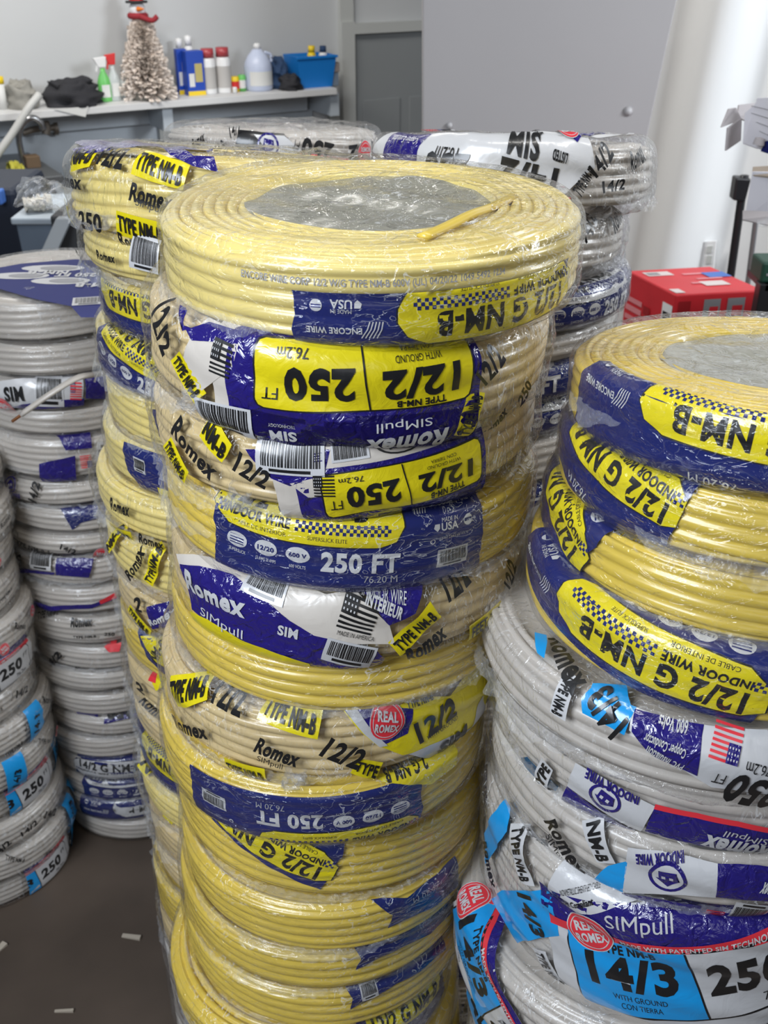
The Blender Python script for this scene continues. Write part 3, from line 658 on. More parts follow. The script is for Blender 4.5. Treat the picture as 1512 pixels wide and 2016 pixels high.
GR = 'coils stacked in the front right stack'
RS = [
 ('EY', (.312, .757, 1.374, 6.5, -.5), 'yellow coil with glossy top film and upside-down NM-B label', dict(H=.057, top=True, crump=.8), [
   ('E', TE, (-.017, .0265), (1410, 850), (1330, 826), 1.05, dict(ymin=.009, ymax=.075))]),
 ('EY', (.307, .756, 1.3215, 4.5, -1), 'yellow coil with slanting navy label end and checker corner', dict(H=.054, crump=1.2), [
   ('E', TE, (-.060, .0265), (1212, 945), (1160, 893), 1.0, dict(ymin=-.04, ymax=.07, xmin=-.115))]),
 ('EY', (.298, .760, 1.267, 2, -1.6), 'yellow coil in torn wrap, narrow label at left', dict(H=.055, crump=1.3), [
   ('E', TE, (-.085, .0265), (1106, 1050), (1088, 998), 1.0, dict(ymin=-.04, ymax=.07)), ('C', 'ENCORE WIRE CORP 12/2 W/G TYPE NM-B 600V', (1195, 1030), (1400, 1098), .006)]),
 ('EY', (.285, .745, 1.219, -1, -2), 'yellow coil with wide slanting 12/2 G NM-B label above the white coils', dict(H=.060), [
   ('E', TE, (-.017, .0265), (1207, 1278), (1168, 1250), 1.12, dict(ymin=-.045, ymax=.048))]),
 ('RW', (.270, .757, 1.150, 0, -1.5), 'white coil with loose windings and cyan 14/3 patch, right under the yellow coils', dict(H=.064, R=.185), [
   ('Q', [(1052, 1255), (1075, 1260), (1078, 1300), (1062, 1290)], 'cyan', 1), ('T', 'Romex', (1095, 1268), (1138, 1372), .016, 'black'), ('P', 'TYPE NM-B', (1112, 1350), (1105, 1400), .009, 'white'),
   ('Q', [(1142, 1385), (1170, 1352), (1232, 1360), (1246, 1408), (1232, 1445), (1150, 1405)], 'cyan', 1), ('T', '14/3', (1222, 1440), (1172, 1372), .018, 'black'),
   ('Q', [(1236, 1385), (1300, 1410), (1512, 1450), (1530, 1560), (1400, 1545), (1240, 1440)], 'white', 0), ('Q', [(1242, 1415), (1385, 1432), (1372, 1520), (1290, 1482), (1245, 1442)], 'violet', 2),
   ('T', '600 Volts', (1352, 1450), (1292, 1436), .008, 'white', 1), ('T', 'Copper Conductor', (1350, 1478), (1270, 1450), .007, 'white', 1), ('T', 'PVC Insulation', (1345, 1502), (1275, 1468), .007, 'white', 1),
   ('F', (1458, 1480), (1402, 1466), .020, 'red', 'violet'), ('T', '250', (1530, 1560), (1430, 1535), .028, 'black'), ('T', 'FT', (1425, 1525), (1402, 1520), .010, 'black', 0), ('T', '76.2m', (1512, 1510), (1465, 1502), .007, 'black', 0)]),
 ('RW', (.285, .765, 1.087, 2, 0), 'white coil with upper round house emblem', dict(H=.064, R=.185), [
   ('Q', [(992, 1535), (1010, 1490), (1045, 1510), (1080, 1560), (1018, 1600)], 'cyan', 1), ('T', '125057', (1005, 1520), (1025, 1590), .010, 'black'),
   ('Q', [(1120, 1545), (1138, 1500), (1293, 1580), (1258, 1642)], 'white', 0), ('Q', [(1101, 1573), (1120, 1545), (1245, 1640), (1240, 1665)], 'violet', 1), ('Q', [(1293, 1578), (1400, 1602), (1530, 1628), (1530, 1690), (1400, 1665), (1270, 1632)], 'violet', 1),
   ('Q', [(1293, 1574), (1530, 1622), (1530, 1632), (1290, 1584)], 'red', 2), ('T', 'Romex', (1512, 1672), (1382, 1646), .017, 'white'), ('T', 'SIMpull', (1508, 1646), (1425, 1628), .009, 'white', 0),
   ('H', (1196, 1565), (1165, 1540), .013), ('T', 'INDOOR WIRE', (1262, 1568), (1160, 1516), .008, 'violet'), ('P', 'TYPE', (1065, 1540), (1082, 1505), .009, 'white'), ('B', (1442, 1700), (1356, 1676), .014)]),
 ('RW', (.288, .760, 1.025, 1.3, .5), 'white coil with lower round house emblem', dict(H=.063, R=.185), [
   ('T', 'Romex', (1088, 1610), (1152, 1712), .017, 'black'), ('T', 'SIMpull', (1083, 1640), (1120, 1695), .009, 'black', 0), ('P', 'NM-B', (1166, 1628), (1192, 1690), .011, 'white'), ('P', 'TYPE', (1042, 1622), (1058, 1665), .009, 'white'),
   ('Q', [(1200, 1700), (1238, 1690), (1228, 1748), (1172, 1722)], 'cyan', 1), ('Q', [(1238, 1670), (1412, 1707), (1408, 1762), (1228, 1748)], 'white', 1), ('Q', [(1412, 1707), (1530, 1712), (1530, 1765), (1407, 1760)], 'violet', 1),
   ('Q', [(1226, 1748), (1380, 1776), (1376, 1812), (1222, 1775)], 'violet', 2), ('T', '600 Volts', (1342, 1788), (1290, 1776), .006, 'white', 1), ('T', 'Copper Conductor', (1345, 1800), (1270, 1782), .005, 'white', 1),
   ('H', (1315, 1722), (1285, 1716), .0145), ('T', 'INDOOR WIRE', (1345, 1694), (1255, 1686), .007, 'violet'), ('F', (1425, 1800), (1388, 1794), .014, 'red', 'violet'), ('B', (1512, 1792), (1440, 1785), .02), ('T', 'Romex', (1530, 1745), (1492, 1740), .014, 'white')]),
 ('RW', (.296, .770, .872, .5, 2.5), 'tall white coil with large cyan 14/3 and 250 panel', dict(H=.142, R=.190), [
   ('X', TX3N, (-.038, .0), (1247, 1922), (1400, 1927), 1.33, dict(xmin=-.095, ymin=-.05, ymax=.040, sy=1.95)), ('S', (1165, 1828), (1200, 1831), .021), ('Q', [(1085, 1745), (1098, 1712), (1235, 1768), (1262, 1790), (1110, 1790)], 'white', 1), ('T', 'RoHS Compliant', (1110, 1770), (1172, 1776), .006, 'black', 1), ('T', 'NONMETALLIC SHEATHED CABLE', (1112, 1752), (1175, 1760), .004, 'black', 0),
   ('T', 'Romex', (962, 1655), (985, 1745), .015, 'black'), ('P', 'TYPE NM-B', (1012, 1640), (1042, 1730), .012, 'white'), ('Q', [(975, 1768), (995, 1750), (1085, 1748), (1108, 1835), (1020, 1852)], 'cyan', 1), ('T', '14/3', (1038, 1755), (1068, 1838), .020, 'black'),
   ('P', 'TYPE NM-B', (1068, 1868), (1098, 1940), .012, 'white'), ('Q', [(1075, 1945), (1112, 1960), (1150, 2040), (1100, 2016)], 'cyan', 1), ('T', '14/3', (1095, 1950), (1120, 2010), .018, 'black'), ('Q', [(960, 1640), (985, 1580), (1000, 1640), (965, 1700)], 'cyan', 1)]),
 ('RW', (.272, .757, .768, 1, 2), 'white coil pushed left with red round seal and slanting cyan 14/3', dict(H=.100, R=.190), [
   ('X', TX3, (-.038, .003), (935, 1885), (962, 1955), 1.25, dict(xmin=-.082, ymin=-.06, ymax=.03, sy=1.5)), ('S', (930, 1772), (942, 1795), .018)]),
]
zz = .79
for k in range(8):
    zz2 = .768*(7-k)/8
    RS.append(('RW', (.285+.005*math.sin(k*2.3), .765, zz2, 0, 0), 'white 14/3 coil low in the stack', dict(H=.095, R=.187, near=False), [('A', TX3, (0, 0), -60+50*k, 0, 0, 1.1)]))
for i, (st, pose, lb, kw, pr) in enumerate(RS):
    c, e = build_coil(st, pose, short(lb, ', '+ORD[i]+' in front right stack'), GR, pr, **kw)
    add_loose('R', i, c, e)

GY = 'coils stacked in the narrow yellow stack at left of centre'
YX, YY = -.184, 1.170
YS = [
 ('RP', (-.176, 1.180, 1.424, 8, -3), 'pale yellow coil in crinkled bag with plastic tail, TYPE NM-B patches', dict(H=.078, top=True, crump=1.2), [
   ('T', '12/2', (192, 308), (242, 318), .020, 'black'), ('P', 'TYPE NM-B', (270, 322), (360, 352), .014, 'yel'), ('P', 'NM-B', (148, 316), (178, 314), .013, 'yel'), ('T', 'Romex', (262, 376), (345, 400), .018, 'black'), ('T', 'SIMpull', (272, 398), (325, 415), .010, 'black', 0),
   ('P', 'TYPE NM-B', (236, 435), (318, 460), .013, 'yel'), ('T', 'Romex', (230, 462), (285, 478), .013, 'black'), ('T', '250', (165, 428), (205, 436), .014, 'black'), ('P', 'TYPE', (118, 405), (140, 425), .012, 'yel'), ('T', 'Romex', (130, 352), (170, 360), .014, 'black'),
   ('Q', [(140, 305), (155, 288), (230, 290), (420, 305), (400, 312), (230, 300), (150, 312)], 'violet', 3), ('Q', [(300, 300), (420, 320), (430, 345), (380, 335)], 'violet', 3)]),
 ('RP', (-.166, 1.175, 1.392, 3, -1), 'pale yellow coil in clear bag with barcode at right', dict(H=.050, crump=1.3), [
   ('T', '12/2', (160, 530), (150, 488), .014, 'black'), ('B', (262, 498), (318, 512), .026), ('T', 'Romex', (200, 500), (235, 508), .009, 'black')]),
 ('EP', (-.152, 1.172, 1.340, -.8, 0), 'coil with shiny navy label under yellow checker band', dict(H=.060), [
   ('E', TE, (-.035, .0265), (262, 606), (225, 592), 1.0, dict(ymin=.012, ymax=.07))]),
 ('EP', (-.164, 1.170, 1.280, -.4, 0), 'coil with upright 250 and indoor wire checker label', dict(H=.059), [
   ('E', TE, (.0, -.0155), (300, 772), (330, 786), 1.0, dict())]),
 ('EP', (-.160, 1.170, 1.222, -.5, 0), 'plain pale yellow coil below the 250 label', dict(H=.057), [
   ('Q', [(296, 808), (330, 815), (330, 880), (312, 860)], 'navy', 0)]),
 ('EP', (-.171, 1.172, 1.163, .4, .3), 'coil with navy label, small barcode and peeling wrap', dict(H=.058), [
   ('Q', [(236, 872), (275, 888), (330, 905), (335, 990), (285, 975), (248, 925)], 'navy', 0), ('B', (262, 912), (284, 922), .018), ('T', 'ENCORE WIRE', (308, 985), (270, 960), .006, 'white'), ('Q', [(308, 960), (335, 970), (335, 995), (312, 988)], 'yel', 2)]),
 ('RP', (-.188, 1.172, 1.103, 0, 0), 'coil in bulging crinkled bag with black lettering', dict(H=.060, crump=1.5), [
   ('T', 'Romex', (226, 990), (262, 1004), .013, 'black'), ('P', 'TYPE NM-B', (222, 1030), (262, 1050), .008, 'yel'), ('T', 'Romex', (280, 1050), (325, 1066), .009, 'black')]),
 ('RP', (-.184, 1.170, 1.030, 0, 0), 'coil in puffed bag with vertical yellow TYPE patch', dict(H=.070, crump=1.5), [
   ('T', 'Romex', (262, 1130), (285, 1085), .013, 'black'), ('P', 'TYPE NM-B', (298, 1140), (314, 1090), .009, 'yel'), ('P', 'NM-B', (222, 1075), (236, 1050), .008, 'yel')]),
 ('RY', (-.180, 1.170, .965, 0, 0), 'coil with violet and yellow bag corner over yellow windings', dict(H=.062), [
   ('Q', [(293, 1195), (345, 1192), (350, 1228), (305, 1235)], 'violet', 1), ('P', 'TYPE NM-B', (262, 1195), (296, 1240), .009, 'yel'), ('T', '2', (272, 1188), (285, 1192), .014, 'black'), ('T', 'Romex', (300, 1222), (345, 1205), .009, 'white')]),
 ('EY', (-.182, 1.170, .900, 0, 0), 'coil with navy edge and bright yellow label against main stack', dict(H=.062), [
   ('Q', [(252, 1200), (262, 1240), (290, 1300), (340, 1345), (340, 1300), (280, 1240)], 'navy', 0), ('Q', [(272, 1255), (330, 1250), (345, 1330), (300, 1300)], 'yel', 1), ('T', 'NM-B', (300, 1300), (325, 1260), .014, 'black')]),
 ('RY', (-.182, 1.170, .835, 0, 0), 'coil in torn bag with red seal edge', dict(H=.062, crump=1.4), [
   ('Q', [(300, 1350), (322, 1290), (345, 1275), (345, 1350), (310, 1362)], 'yel', 1), ('Q', [(292, 1345), (312, 1295), (322, 1290), (306, 1352)], 'red', 2), ('T', '2', (275, 1345), (290, 1360), .012, 'black')]),
 ('RY', (-.182, 1.170, .770, 0, 0), 'coil with bunched white plastic and yellow scraps', dict(H=.062, crump=1.8), [
   ('P', 'NM', (316, 1385), (325, 1360), .010, 'yel'), ('T', 'Romex', (285, 1385), (330, 1425), .009, 'black')]),
 ('EY', (-.180, 1.170, .705, 0, 0), 'coil with checkered label curving behind the main stack', dict(H=.062), [
   ('E', TE, (-.02, .01), (325, 1480), (300, 1450), 1.0, dict())]),
 ('RP', (-.186, 1.170, .640, 0, 0), 'coil in loose flaring clear bag above crushed bags', dict(H=.062, crump=1.8), [
   ('P', 'N', (292, 1500), (300, 1520), .010, 'yel')]),
 ('RY', (-.182, 1.170, .572, 0, 0), 'coil in crushed bag with red and violet scraps', dict(H=.064, crump=1.6), [
   ('Q', [(300, 1530), (318, 1545), (330, 1590), (315, 1585)], 'red', 1), ('Q', [(315, 1585), (335, 1590), (340, 1625), (322, 1620)], 'violet', 1), ('P', 'NM', (340, 1600), (352, 1615), .012, 'yel')]),
 ('RY', (-.180, 1.170, .505, 0, 0), 'coil in crushed bag with yellow scrap near floor', dict(H=.064, crump=1.6), [
   ('Q', [(312, 1600), (330, 1640), (345, 1680), (325, 1660)], 'violet', 1)]),
 ('EY', (-.188, 1.170, .420, 0, 0), 'saturated yellow coil with spiral rim in clear wrap near floor', dict(H=.080), []),
 ('RY', (-.188, 1.170, .340, 0, 0), 'coil in bag with red and violet stripe near floor', dict(H=.076), [
   ('Q', [(318, 1750), (330, 1745), (350, 1830), (335, 1820)], 'red', 1), ('Q', [(316, 1740), (325, 1740), (345, 1800), (335, 1810)], 'violet', 2)]),
 ('RW', (-.190, 1.172, .258, 0, 0), 'white coil near floor beside the main stack base', dict(H=.078), []),
 ('RW', (-.190, 1.172, .172, 0, 0), 'white coil second above the floor', dict(H=.082, near=False), []),
 ('RW', (-.190, 1.172, .086, 0, 0), 'white coil one above the floor', dict(H=.082, near=False), []),
 ('RW', (-.190, 1.172, .0, 0, 0), 'white coil resting on the floor', dict(H=.082, near=False), []),
]
for i, (st, pose, lb, kw, pr) in enumerate(YS):
    c, e = build_coil(st, pose, short(lb, ', '+ORD[i]+' in left-of-centre stack'), GY, pr, **kw)
    add_loose('Y', i, c, e)
    if i == 0:
        P = [np.array(c.M.inverted() @ Vector(at(px, py, 1.17))) for px, py in ((150, 395), (105, 385), (70, 375), (30, 405))]
        t = crumple('bag_tail', P, [.030, .026, .028, .004], e, M['tail'], 11, 44, flat=.5)
    if i in (6, 11, 13):
        px, py = {6: (205, 1010), 11: (270, 1390), 13: (285, 1480)}[i]
        q0 = np.array(c.M.inverted() @ Vector(at(px+30, py-8, 1.14))); q1 = np.array(c.M.inverted() @ Vector(at(px, py, 1.14))); q2 = np.array(c.M.inverted() @ Vector(at(px-6, py+25, 1.14)))
        crumple('bag_gather', [q0, q1, q2], [.02, .018, .004], e, M['tail'], 30+i, 40, flat=.5)

GB = 'white coils stacked in the left stack'
BX, BY = -.560, 1.79
BZ = [1.125, 1.063, 1.008, .957, .872, .818, .765, .715, .650, .585, .515, .455, .40, .345, .288, .232, .174, .116, .058, 0]
bp = {
 0: ('EW', 'off-white coil whose top is covered by navy printed film', []),
 1: ('EW', 'plain off-white coil with clear film', []),
 2: ('RW', 'white coil with flag print and stray cable end in front', [('Q', [(-20, 755), (165, 745), (162, 790), (-20, 800)], 'white', 0), ('T', 'SIM', (12, 775), (48, 775), .022, 'black'), ('B', (68, 770), (125, 772), .045), ('F', (138, 770), (160, 770), .026, 'red', 'violet'), ('Q', [(168, 750), (215, 742), (215, 782), (168, 782)], 'violet', 1), ('Q', [(45, 792), (165, 782), (165, 796), (60, 802), (20, 800)], 'violet', 1), ('S', (8, 798), (20, 798), .016)]),
 3: ('EW', 'plain off-white coil with clear film under the stray cable end', []),
 4: ('RW', 'white coil with violet block, flag and upside-down 76.2m', [('Q', [(110, 860), (180, 856), (180, 880), (130, 885)], 'violet', 1), ('Q', [(78, 912), (148, 895), (150, 942), (80, 948)], 'violet', 1), ('F', (180, 905), (158, 908), .024, 'red', 'violet'), ('B', (225, 890), (190, 895), .045), ('T', '76.2m', (218, 915), (190, 918), .012, 'black', 0), ('T', '250', (235, 932), (178, 938), .024, 'black')]),
 5: ('RW', 'white coil with small house emblem and 14/2', [('H', (22, 955), (30, 955), .012), ('T', '14/2', (65, 985), (72, 955), .016, 'black'), ('T', 'INDOOR WIRE', (5, 962), (42, 975), .008, 'violet')]),
 6: ('EW', 'off-white coil with forked navy label end at right', [('Q', [(110, 1000), (205, 990), (215, 1015), (160, 1030), (142, 1045), (125, 1015)], 'navy', 0)]),
 7: ('RW', 'white coil with black print scraps and red seal', [('T', 'TYPE NM-B', (30, 1060), (90, 1085), .008, 'black'), ('S', (198, 1090), (212, 1090), .014), ('T', '14/2', (120, 1075), (150, 1085), .010, 'black'), ('T', 'Romex', (95, 1085), (125, 1090), .008, 'black')]),
 8: ('RW', 'white coil with oval print and violet block', [('Q', [(110, 1105), (185, 1105), (175, 1135), (112, 1130)], 'violet', 1), ('T', 'SIM', (46, 1100), (25, 1102), .014, 'black'), ('B', (60, 1102), (100, 1108), .03), ('Q', [(15, 1115), (60, 1120), (110, 1125), (108, 1130), (50, 1126), (15, 1122)], 'violet', 1)]),
 9: ('RW', 'white coil with thin violet and red strip at its lower edge', [('Q', [(48, 1172), (100, 1192), (180, 1188), (230, 1170), (228, 1176), (180, 1197), (95, 1200), (46, 1180)], 'violet', 1), ('Q', [(195, 1180), (228, 1166), (228, 1174), (198, 1188)], 'red', 2)]),
 10: ('RW', 'white coil with small black lettering', [('T', 'Romex', (140, 1228), (182, 1226), .014, 'black'), ('T', 'TYPE NM-B', (75, 1215), (112, 1205), .011, 'black'), ('T', '250', (205, 1246), (225, 1246), .008, 'black'), ('T', 'TYPE NM-B', (145, 1252), (190, 1250), .006, 'black')]),
 11: ('RW', 'white coil with small red maple-leaf shaped print', [('Q', [(205, 1280), (215, 1275), (220, 1262), (230, 1262), (230, 1275), (242, 1272), (235, 1284), (215, 1286)], 'red', 1), ('T', '14/2', (95, 1310), (120, 1285), .014, 'black')]),
 12: ('RW', 'white coil with wisps of black print', [('T', 'Romex', (150, 1316), (175, 1308), .010, 'black'), ('T', 'TYPE NM-B', (180, 1308), (235, 1302), .007, 'black')]),
 13: ('EW', 'off-white coil with navy wedge at its left edge', [('Q', [(70, 1300), (80, 1280), (100, 1318), (72, 1335)], 'navy', 0)]),
 14: ('RW', 'white coil with upside-down 250 and violet strip', [('Q', [(135, 1395), (190, 1405), (192, 1418), (150, 1412)], 'violet', 1), ('T', '250', (262, 1398), (212, 1404), .022, 'black'), ('Q', [(205, 1420), (290, 1405), (290, 1410), (205, 1426)], 'violet', 1)]),
 15: ('EW', 'off-white coil with tiny navy triangle', [('Q', [(176, 1434), (194, 1434), (184, 1446)], 'navy', 0)]),
 16: ('EW', 'off-white coil with slanting G NM lens on navy', [('A', TEW, (-.01, .020), 12, 0, -2, 1.1)]),
 17: ('EW', 'off-white coil with white 250 FT on navy', [('A', TEW, (0, -.014), 22, 0, 0, 1.15)]),
 18: ('EW', 'off-white coil with upside-down NM-B on white lens', [('A', TEW, (0, .030), 14, 0, 180, 1.1)]),
 19: ('EW', 'plain off-white coil resting on the brown floor', []),
}
for i, zb in enumerate(BZ):
    H = (1.197 if i == 0 else BZ[i-1])-zb-.003
    lean = .018*(1-i/19.)
    st, lb, pr = bp[i]
    c, e = build_coil(st, (BX-lean+.006*math.sin(i*2.4), BY, zb, 0, .3*math.sin(i)), short(lb, ', '+ORD[i]+' in left stack'), GB, pr, H=H, near=False, top=(i == 0), crump=.8)
    add_loose('B', i, c, e)
    if i == 0:
        Pq = [c.pick_top(*p) for p in ((-140, 590), (-60, 540), (40, 522), (150, 513), (240, 520), (280, 560), (262, 610), (190, 628), (160, 628), (140, 606), (70, 592), (0, 572), (-60, 560))]
        pr2 = Print(); pr2.poly(Pq, 'navy_dull', 0)
        for px, py, wq, t in ((40, 546, .10, ''), (120, 556, .10, ''), (105, 531, .11, '')):
            x, y = c.pick_top(px, py); pr2.ell(x, y, wq*.5, .020, 'white', 1, 16); pr2.ell(x+.01, y, wq*.3, .012, 'grey', 2, 12)
        x, y = c.pick_top(175, 596); pr2.barcode(x, y, .05, .04, .2)
        for j, (px, py) in enumerate(((95, 540), (150, 545), (190, 565))):
            x, y = c.pick_top(px, py); pr2.text('250 FT' if j == 1 else 'NM-B', x, y, .022, .07, 'white', math.pi, 2, 3)
        bm = bmesh.new()
        for v, f, m, l in pr2.e:
            vs = [bm.verts.new((x, y, c.H+.0045+.0004*l+.0008*math.sin(x*90)*0)) for x, y in v]
            for q in f:
                fc = bm.faces.new([vs[i_] for i_ in q]); fc.material_index = m
        me = bpy.data.meshes.new('top_label'); bm.to_mesh(me); bm.free()
        for k in MATS: me.materials.append(M[k])
        link('top_label', me, e, None, 'navy printed film over the top')
    if i == 2:
        W3 = [np.array(c.M.inverted() @ Vector(at(px, py, yy))) for px, py, yy in ((214, 733, 1.66), (180, 738, 1.60), (150, 745, 1.57), (100, 775, 1.55), (42, 816, 1.54))]
        ce = tube('cable_end', W3, .0075, M['cab_w'], e, flat=.6); tube('copper_tip', [W3[-1]+np.array([.01, 0, .006]), W3[-1]+np.array([-.016, -.002, -.011])], .0025, M['copper'], ce)

GL = 'coils stacked in the far left stack'
for i in range(13):
    zb = .072*(12-i); cy = i in (7, 8, 9, 11, 12)
    lb = ('white coil with cyan 14/3 patches' if cy else 'white coil with black lettering')
    py = {7: (30, 1452), 8: (45, 1500), 9: (60, 1545), 11: (40, 1640), 12: (60, 1680)}.get(i)
    pr = [('A', tmplS('14/3' if cy else '14/2', cy, i+40), (0, 0), 20, 0, 0, 1)]
    if i in (5, 9, 12): pr = [('A', TX3N if cy else TX2, (-.04, 0), 38, .0, 0, 1.1, dict(xmin=-.02, xmax=.09)), ('A', tmplS('14/3' if cy else '14/2', cy, i), (.25, 0), -10, 0, 0, 1, dict(xmax=.27))]
    build_coil('RW', (-.835+.010*math.sin(i*1.9), 1.60+.006*math.cos(i*2.7), zb, 0, 0), short(lb, ', '+ORD[i]+' in far left stack'), GL, pr, R=.172, H=.069, near=False, top=(i == 0))

GW = 'white coils stacked behind at right of centre'
WS = {
 0: ('RW', 'broad white coil, large upside-down 14/2 print facing front', (.152, 1.300, 1.427, 9, -.6), .070, [
   ('Q', [(738, 300), (760, 262), (980, 262), (1160, 285), (1165, 330), (1110, 380), (950, 345), (800, 330)], 'white', 0),
   ('Q', [(768, 262), (832, 262), (824, 330), (760, 330)], 'violet', 1), ('T', 'Copper Conductor', (820, 285), (775, 283), .008, 'white', 0), ('F', (866, 268), (840, 268), .020, 'red', 'violet'), ('B', (945, 270), (875, 268), .026), ('T', 'SIM', (1062, 296), (1002, 284), .024, 'black'), ('T', 'TECHNOLOGY', (1068, 284), (1015, 272), .006, 'black', 1),
   ('T', '76.2m', (904, 310), (860, 306), .014, 'black', 0), ('T', '250', (925, 335), (842, 330), .030, 'black'), ('T', '14/2', (1092, 362), (982, 340), .032, 'black'), ('T', '14/2', (1160, 340), (1192, 298), .018, 'black'), ('T', 'TYPE NM-B', (1130, 380), (1160, 335), .012, 'black'), ('T', 'Romex', (1232, 322), (1262, 300), .018, 'black'), ('T', '14/2', (1180, 368), (1222, 362), .012, 'black'),
   ('Q', [(1105, 262), (1165, 268), (1135, 292)], 'violet', 2), ('S', (1130, 262), (1150, 262), .012), ('Q', [(1075, 378), (1120, 385), (1110, 400), (1060, 392)], 'red', 2), ('T', 'LISTED', (1112, 315), (1085, 308), .008, 'black')]),
 1: ('RW', 'white coil with slanting 14/2, right side ragged', (.126, 1.300, 1.362, 4, 0), .062, [('T', '14/2', (1142, 468), (1172, 432), .018, 'black'), ('T', 'Romex', (1200, 450), (1222, 415), .014, 'black'), ('T', 'TYPE NM-B', (1175, 412), (1195, 395), .010, 'black'), ('Q', [(1130, 395), (1155, 400), (1140, 412)], 'violet', 1), ('S', (1120, 400), (1130, 400), .012)]),
 2: ('EW', 'white coil with navy 250 FT label on its right side', (.140, 1.302, 1.310, 1, 0), .048, [('A', TEW, (0, -.010), 52, 0, 0, 1)]),
 3: ('EW', 'plain greyish white coil', (.128, 1.300, 1.272, 0, 0), .036, []),
 4: ('EW', 'coil in navy film with barcode', (.128, 1.300, 1.225, 0, 0), .045, [('A', TEW, (.085, -.017), 48, 0, 0, 1.2)]),
 5: ('EW', 'coil with navy band and white ovals', (.120, 1.300, 1.180, 0, 0), .043, [('A', TEW, (-.07, -.013), 30, 0, 0, 1)]),
}
for i in range(24):
    if i in WS: st, lb, pose, H, pr = WS[i]
    else:
        zb = 1.180*(23-i)/18.0; H = 1.180/18-.003; pose = (.115+.008*math.sin(i*2.2), 1.30, zb, 0, 0)
        navy = i % 3 != 0; st = 'EW'; lb = 'shaded coil with navy band' if navy else 'shaded plain white coil'
        y0 = 780+ (i-6)*85; pr = [('A', TEW, (0, 0), 32+12*math.sin(i*1.3), .01*math.sin(i), 180*(i % 2), 1)] if navy else []
    c, e = build_coil(st, pose, short(lb, ', '+ORD[i]+' in back right stack'), GW, pr, H=H, near=(i < 2), top=(i == 0), crump=1.2)
    add_loose('W', i, c, e)

GK = 'white coils stacked at the back left of centre'
for i in range(20):
    if i == 0:
        pr = [('Q', [(470, 262), (560, 268), (575, 290), (520, 300), (465, 290)], 'black', 1), ('Q', [(505, 288), (585, 318), (585, 335), (440, 330)], 'violet', 1), ('Q', [(590, 302), (700, 318), (722, 312), (722, 330), (580, 335)], 'violet', 1), ('Q', [(500, 270), (560, 272), (600, 300), (540, 305)], 'white', 2), ('H', (528, 288), (518, 286), .015),
              ('T', '250', (652, 302), (592, 292), .026, 'black'), ('T', 'FT', (588, 288), (576, 284), .010, 'black', 0), ('T', '14/2', (728, 296), (682, 304), .026, 'black'), ('Q', [(590, 300), (700, 314), (722, 306), (722, 312), (700, 320), (590, 306)], 'red', 2), ('S', (712, 300), (702, 300), .016), ('T', 'TYPE NM-B', (410, 312), (445, 284), .012, 'black'), ('T', 'Romex', (385, 285), (405, 272), .012, 'black'), ('T', '14/2', (452, 268), (470, 258), .014, 'black')]
        build_coil('RW', (-.175, 1.735, 1.371, 6.5, -.8), 'white coil in frosted bag with upside-down 250 FT, topmost of back stack behind yellow stacks', GK, pr, H=.072, top=True, crump=1.1)
    else:
        build_coil('RW', (-.175, 1.735, 1.345*(19-i)/19.-(.002 if i < 19 else 0), 0, 0), 'plain white coil, '+ORD[i]+' in the back stack behind the yellow stacks', GK, [], H=.0695, near=False)

# ------------------------------------------------------------------ room
def mesh_from(name, verts, faces, mat=None, parent=None, smooth=False, bevel=0, label=None):
    me = bpy.data.meshes.new(name); me.from_pydata([tuple(v) for v in verts], [], faces)
    bm = bmesh.new(); bm.from_mesh(me); bmesh.ops.recalc_face_normals(bm, faces=bm.faces)
    if bevel: bmesh.ops.bevel(bm, geom=bm.edges[:], offset=bevel, segments=2, profile=.5, affect='EDGES')
    bm.to_mesh(me); bm.free()
    if smooth: me.polygons.foreach_set('use_smooth', np.full(len(me.polygons), True))
    return link(name, me, parent, mat, label)
BOXF = [(0, 1, 2, 3), (4, 7, 6, 5), (0, 4, 5, 1), (1, 5, 6, 2), (2, 6, 7, 3), (3, 7, 4, 0)]
def hexa(name, bot, top, mat, parent=None, bevel=0, label=None): return mesh_from(name, list(bot)+list(top), BOXF, mat, parent, bevel=bevel, label=label)
def box(name, x0, x1, y0, y1, z0, z1, mat, parent=None, bevel=0, label=None):
    return hexa(name, [(x0, y0, z0), (x1, y0, z0), (x1, y1, z0), (x0, y1, z0)], [(x0, y0, z1), (x1, y0, z1), (x1, y1, z1), (x0, y1, z1)], mat, parent, bevel, label)
def lathe(name, pr, mat, parent=None, loc=(0, 0, 0), n=28, sx=1, sy=1, label=None):
    a = np.linspace(0, 2*math.pi, n, endpoint=False); r = np.array([p[0] for p in pr]); z = np.array([p[1] for p in pr])
    P = np.stack([np.cos(a)[:, None]*r[None]*sx+loc[0], np.sin(a)[:, None]*r[None]*sy+loc[1], np.broadcast_to(z, (n, len(z)))+loc[2]], -1)
    return link(name, gridmesh(name, P), parent, mat, label)
def struct(o): o['kind'] = 'structure'; return o

mfloor = pmat('stained_concrete', (.094, .069, .052), .6, var=.35, vscale=3.2, bump=.2, bscale=30)
mwall = pmat('grey_white_paint', (.56, .57, .575), .75, var=.05, vscale=1.2)
mwains = pmat('blue_grey_paint', (.50, .55, .60), .6, var=.06, vscale=1.5)
mtrim = pmat('trim_paint', (.52, .53, .51), .55, var=.05, vscale=2)
mdoor = pmat('door_paint', (.27, .285, .29), .6, var=.06, vscale=1.5)
mpanel = pmat('grey_partition_paint', (.40, .385, .39), .7, var=.03, vscale=2)
mwhite = pmat('white_wall_paint', (.84, .85, .85), .7)
mwp = pmat('white_plastic', (.80, .80, .80), .35)
struct(box('floor', -4, 4, -2.5, 7.5, -.05, 0, mfloor))

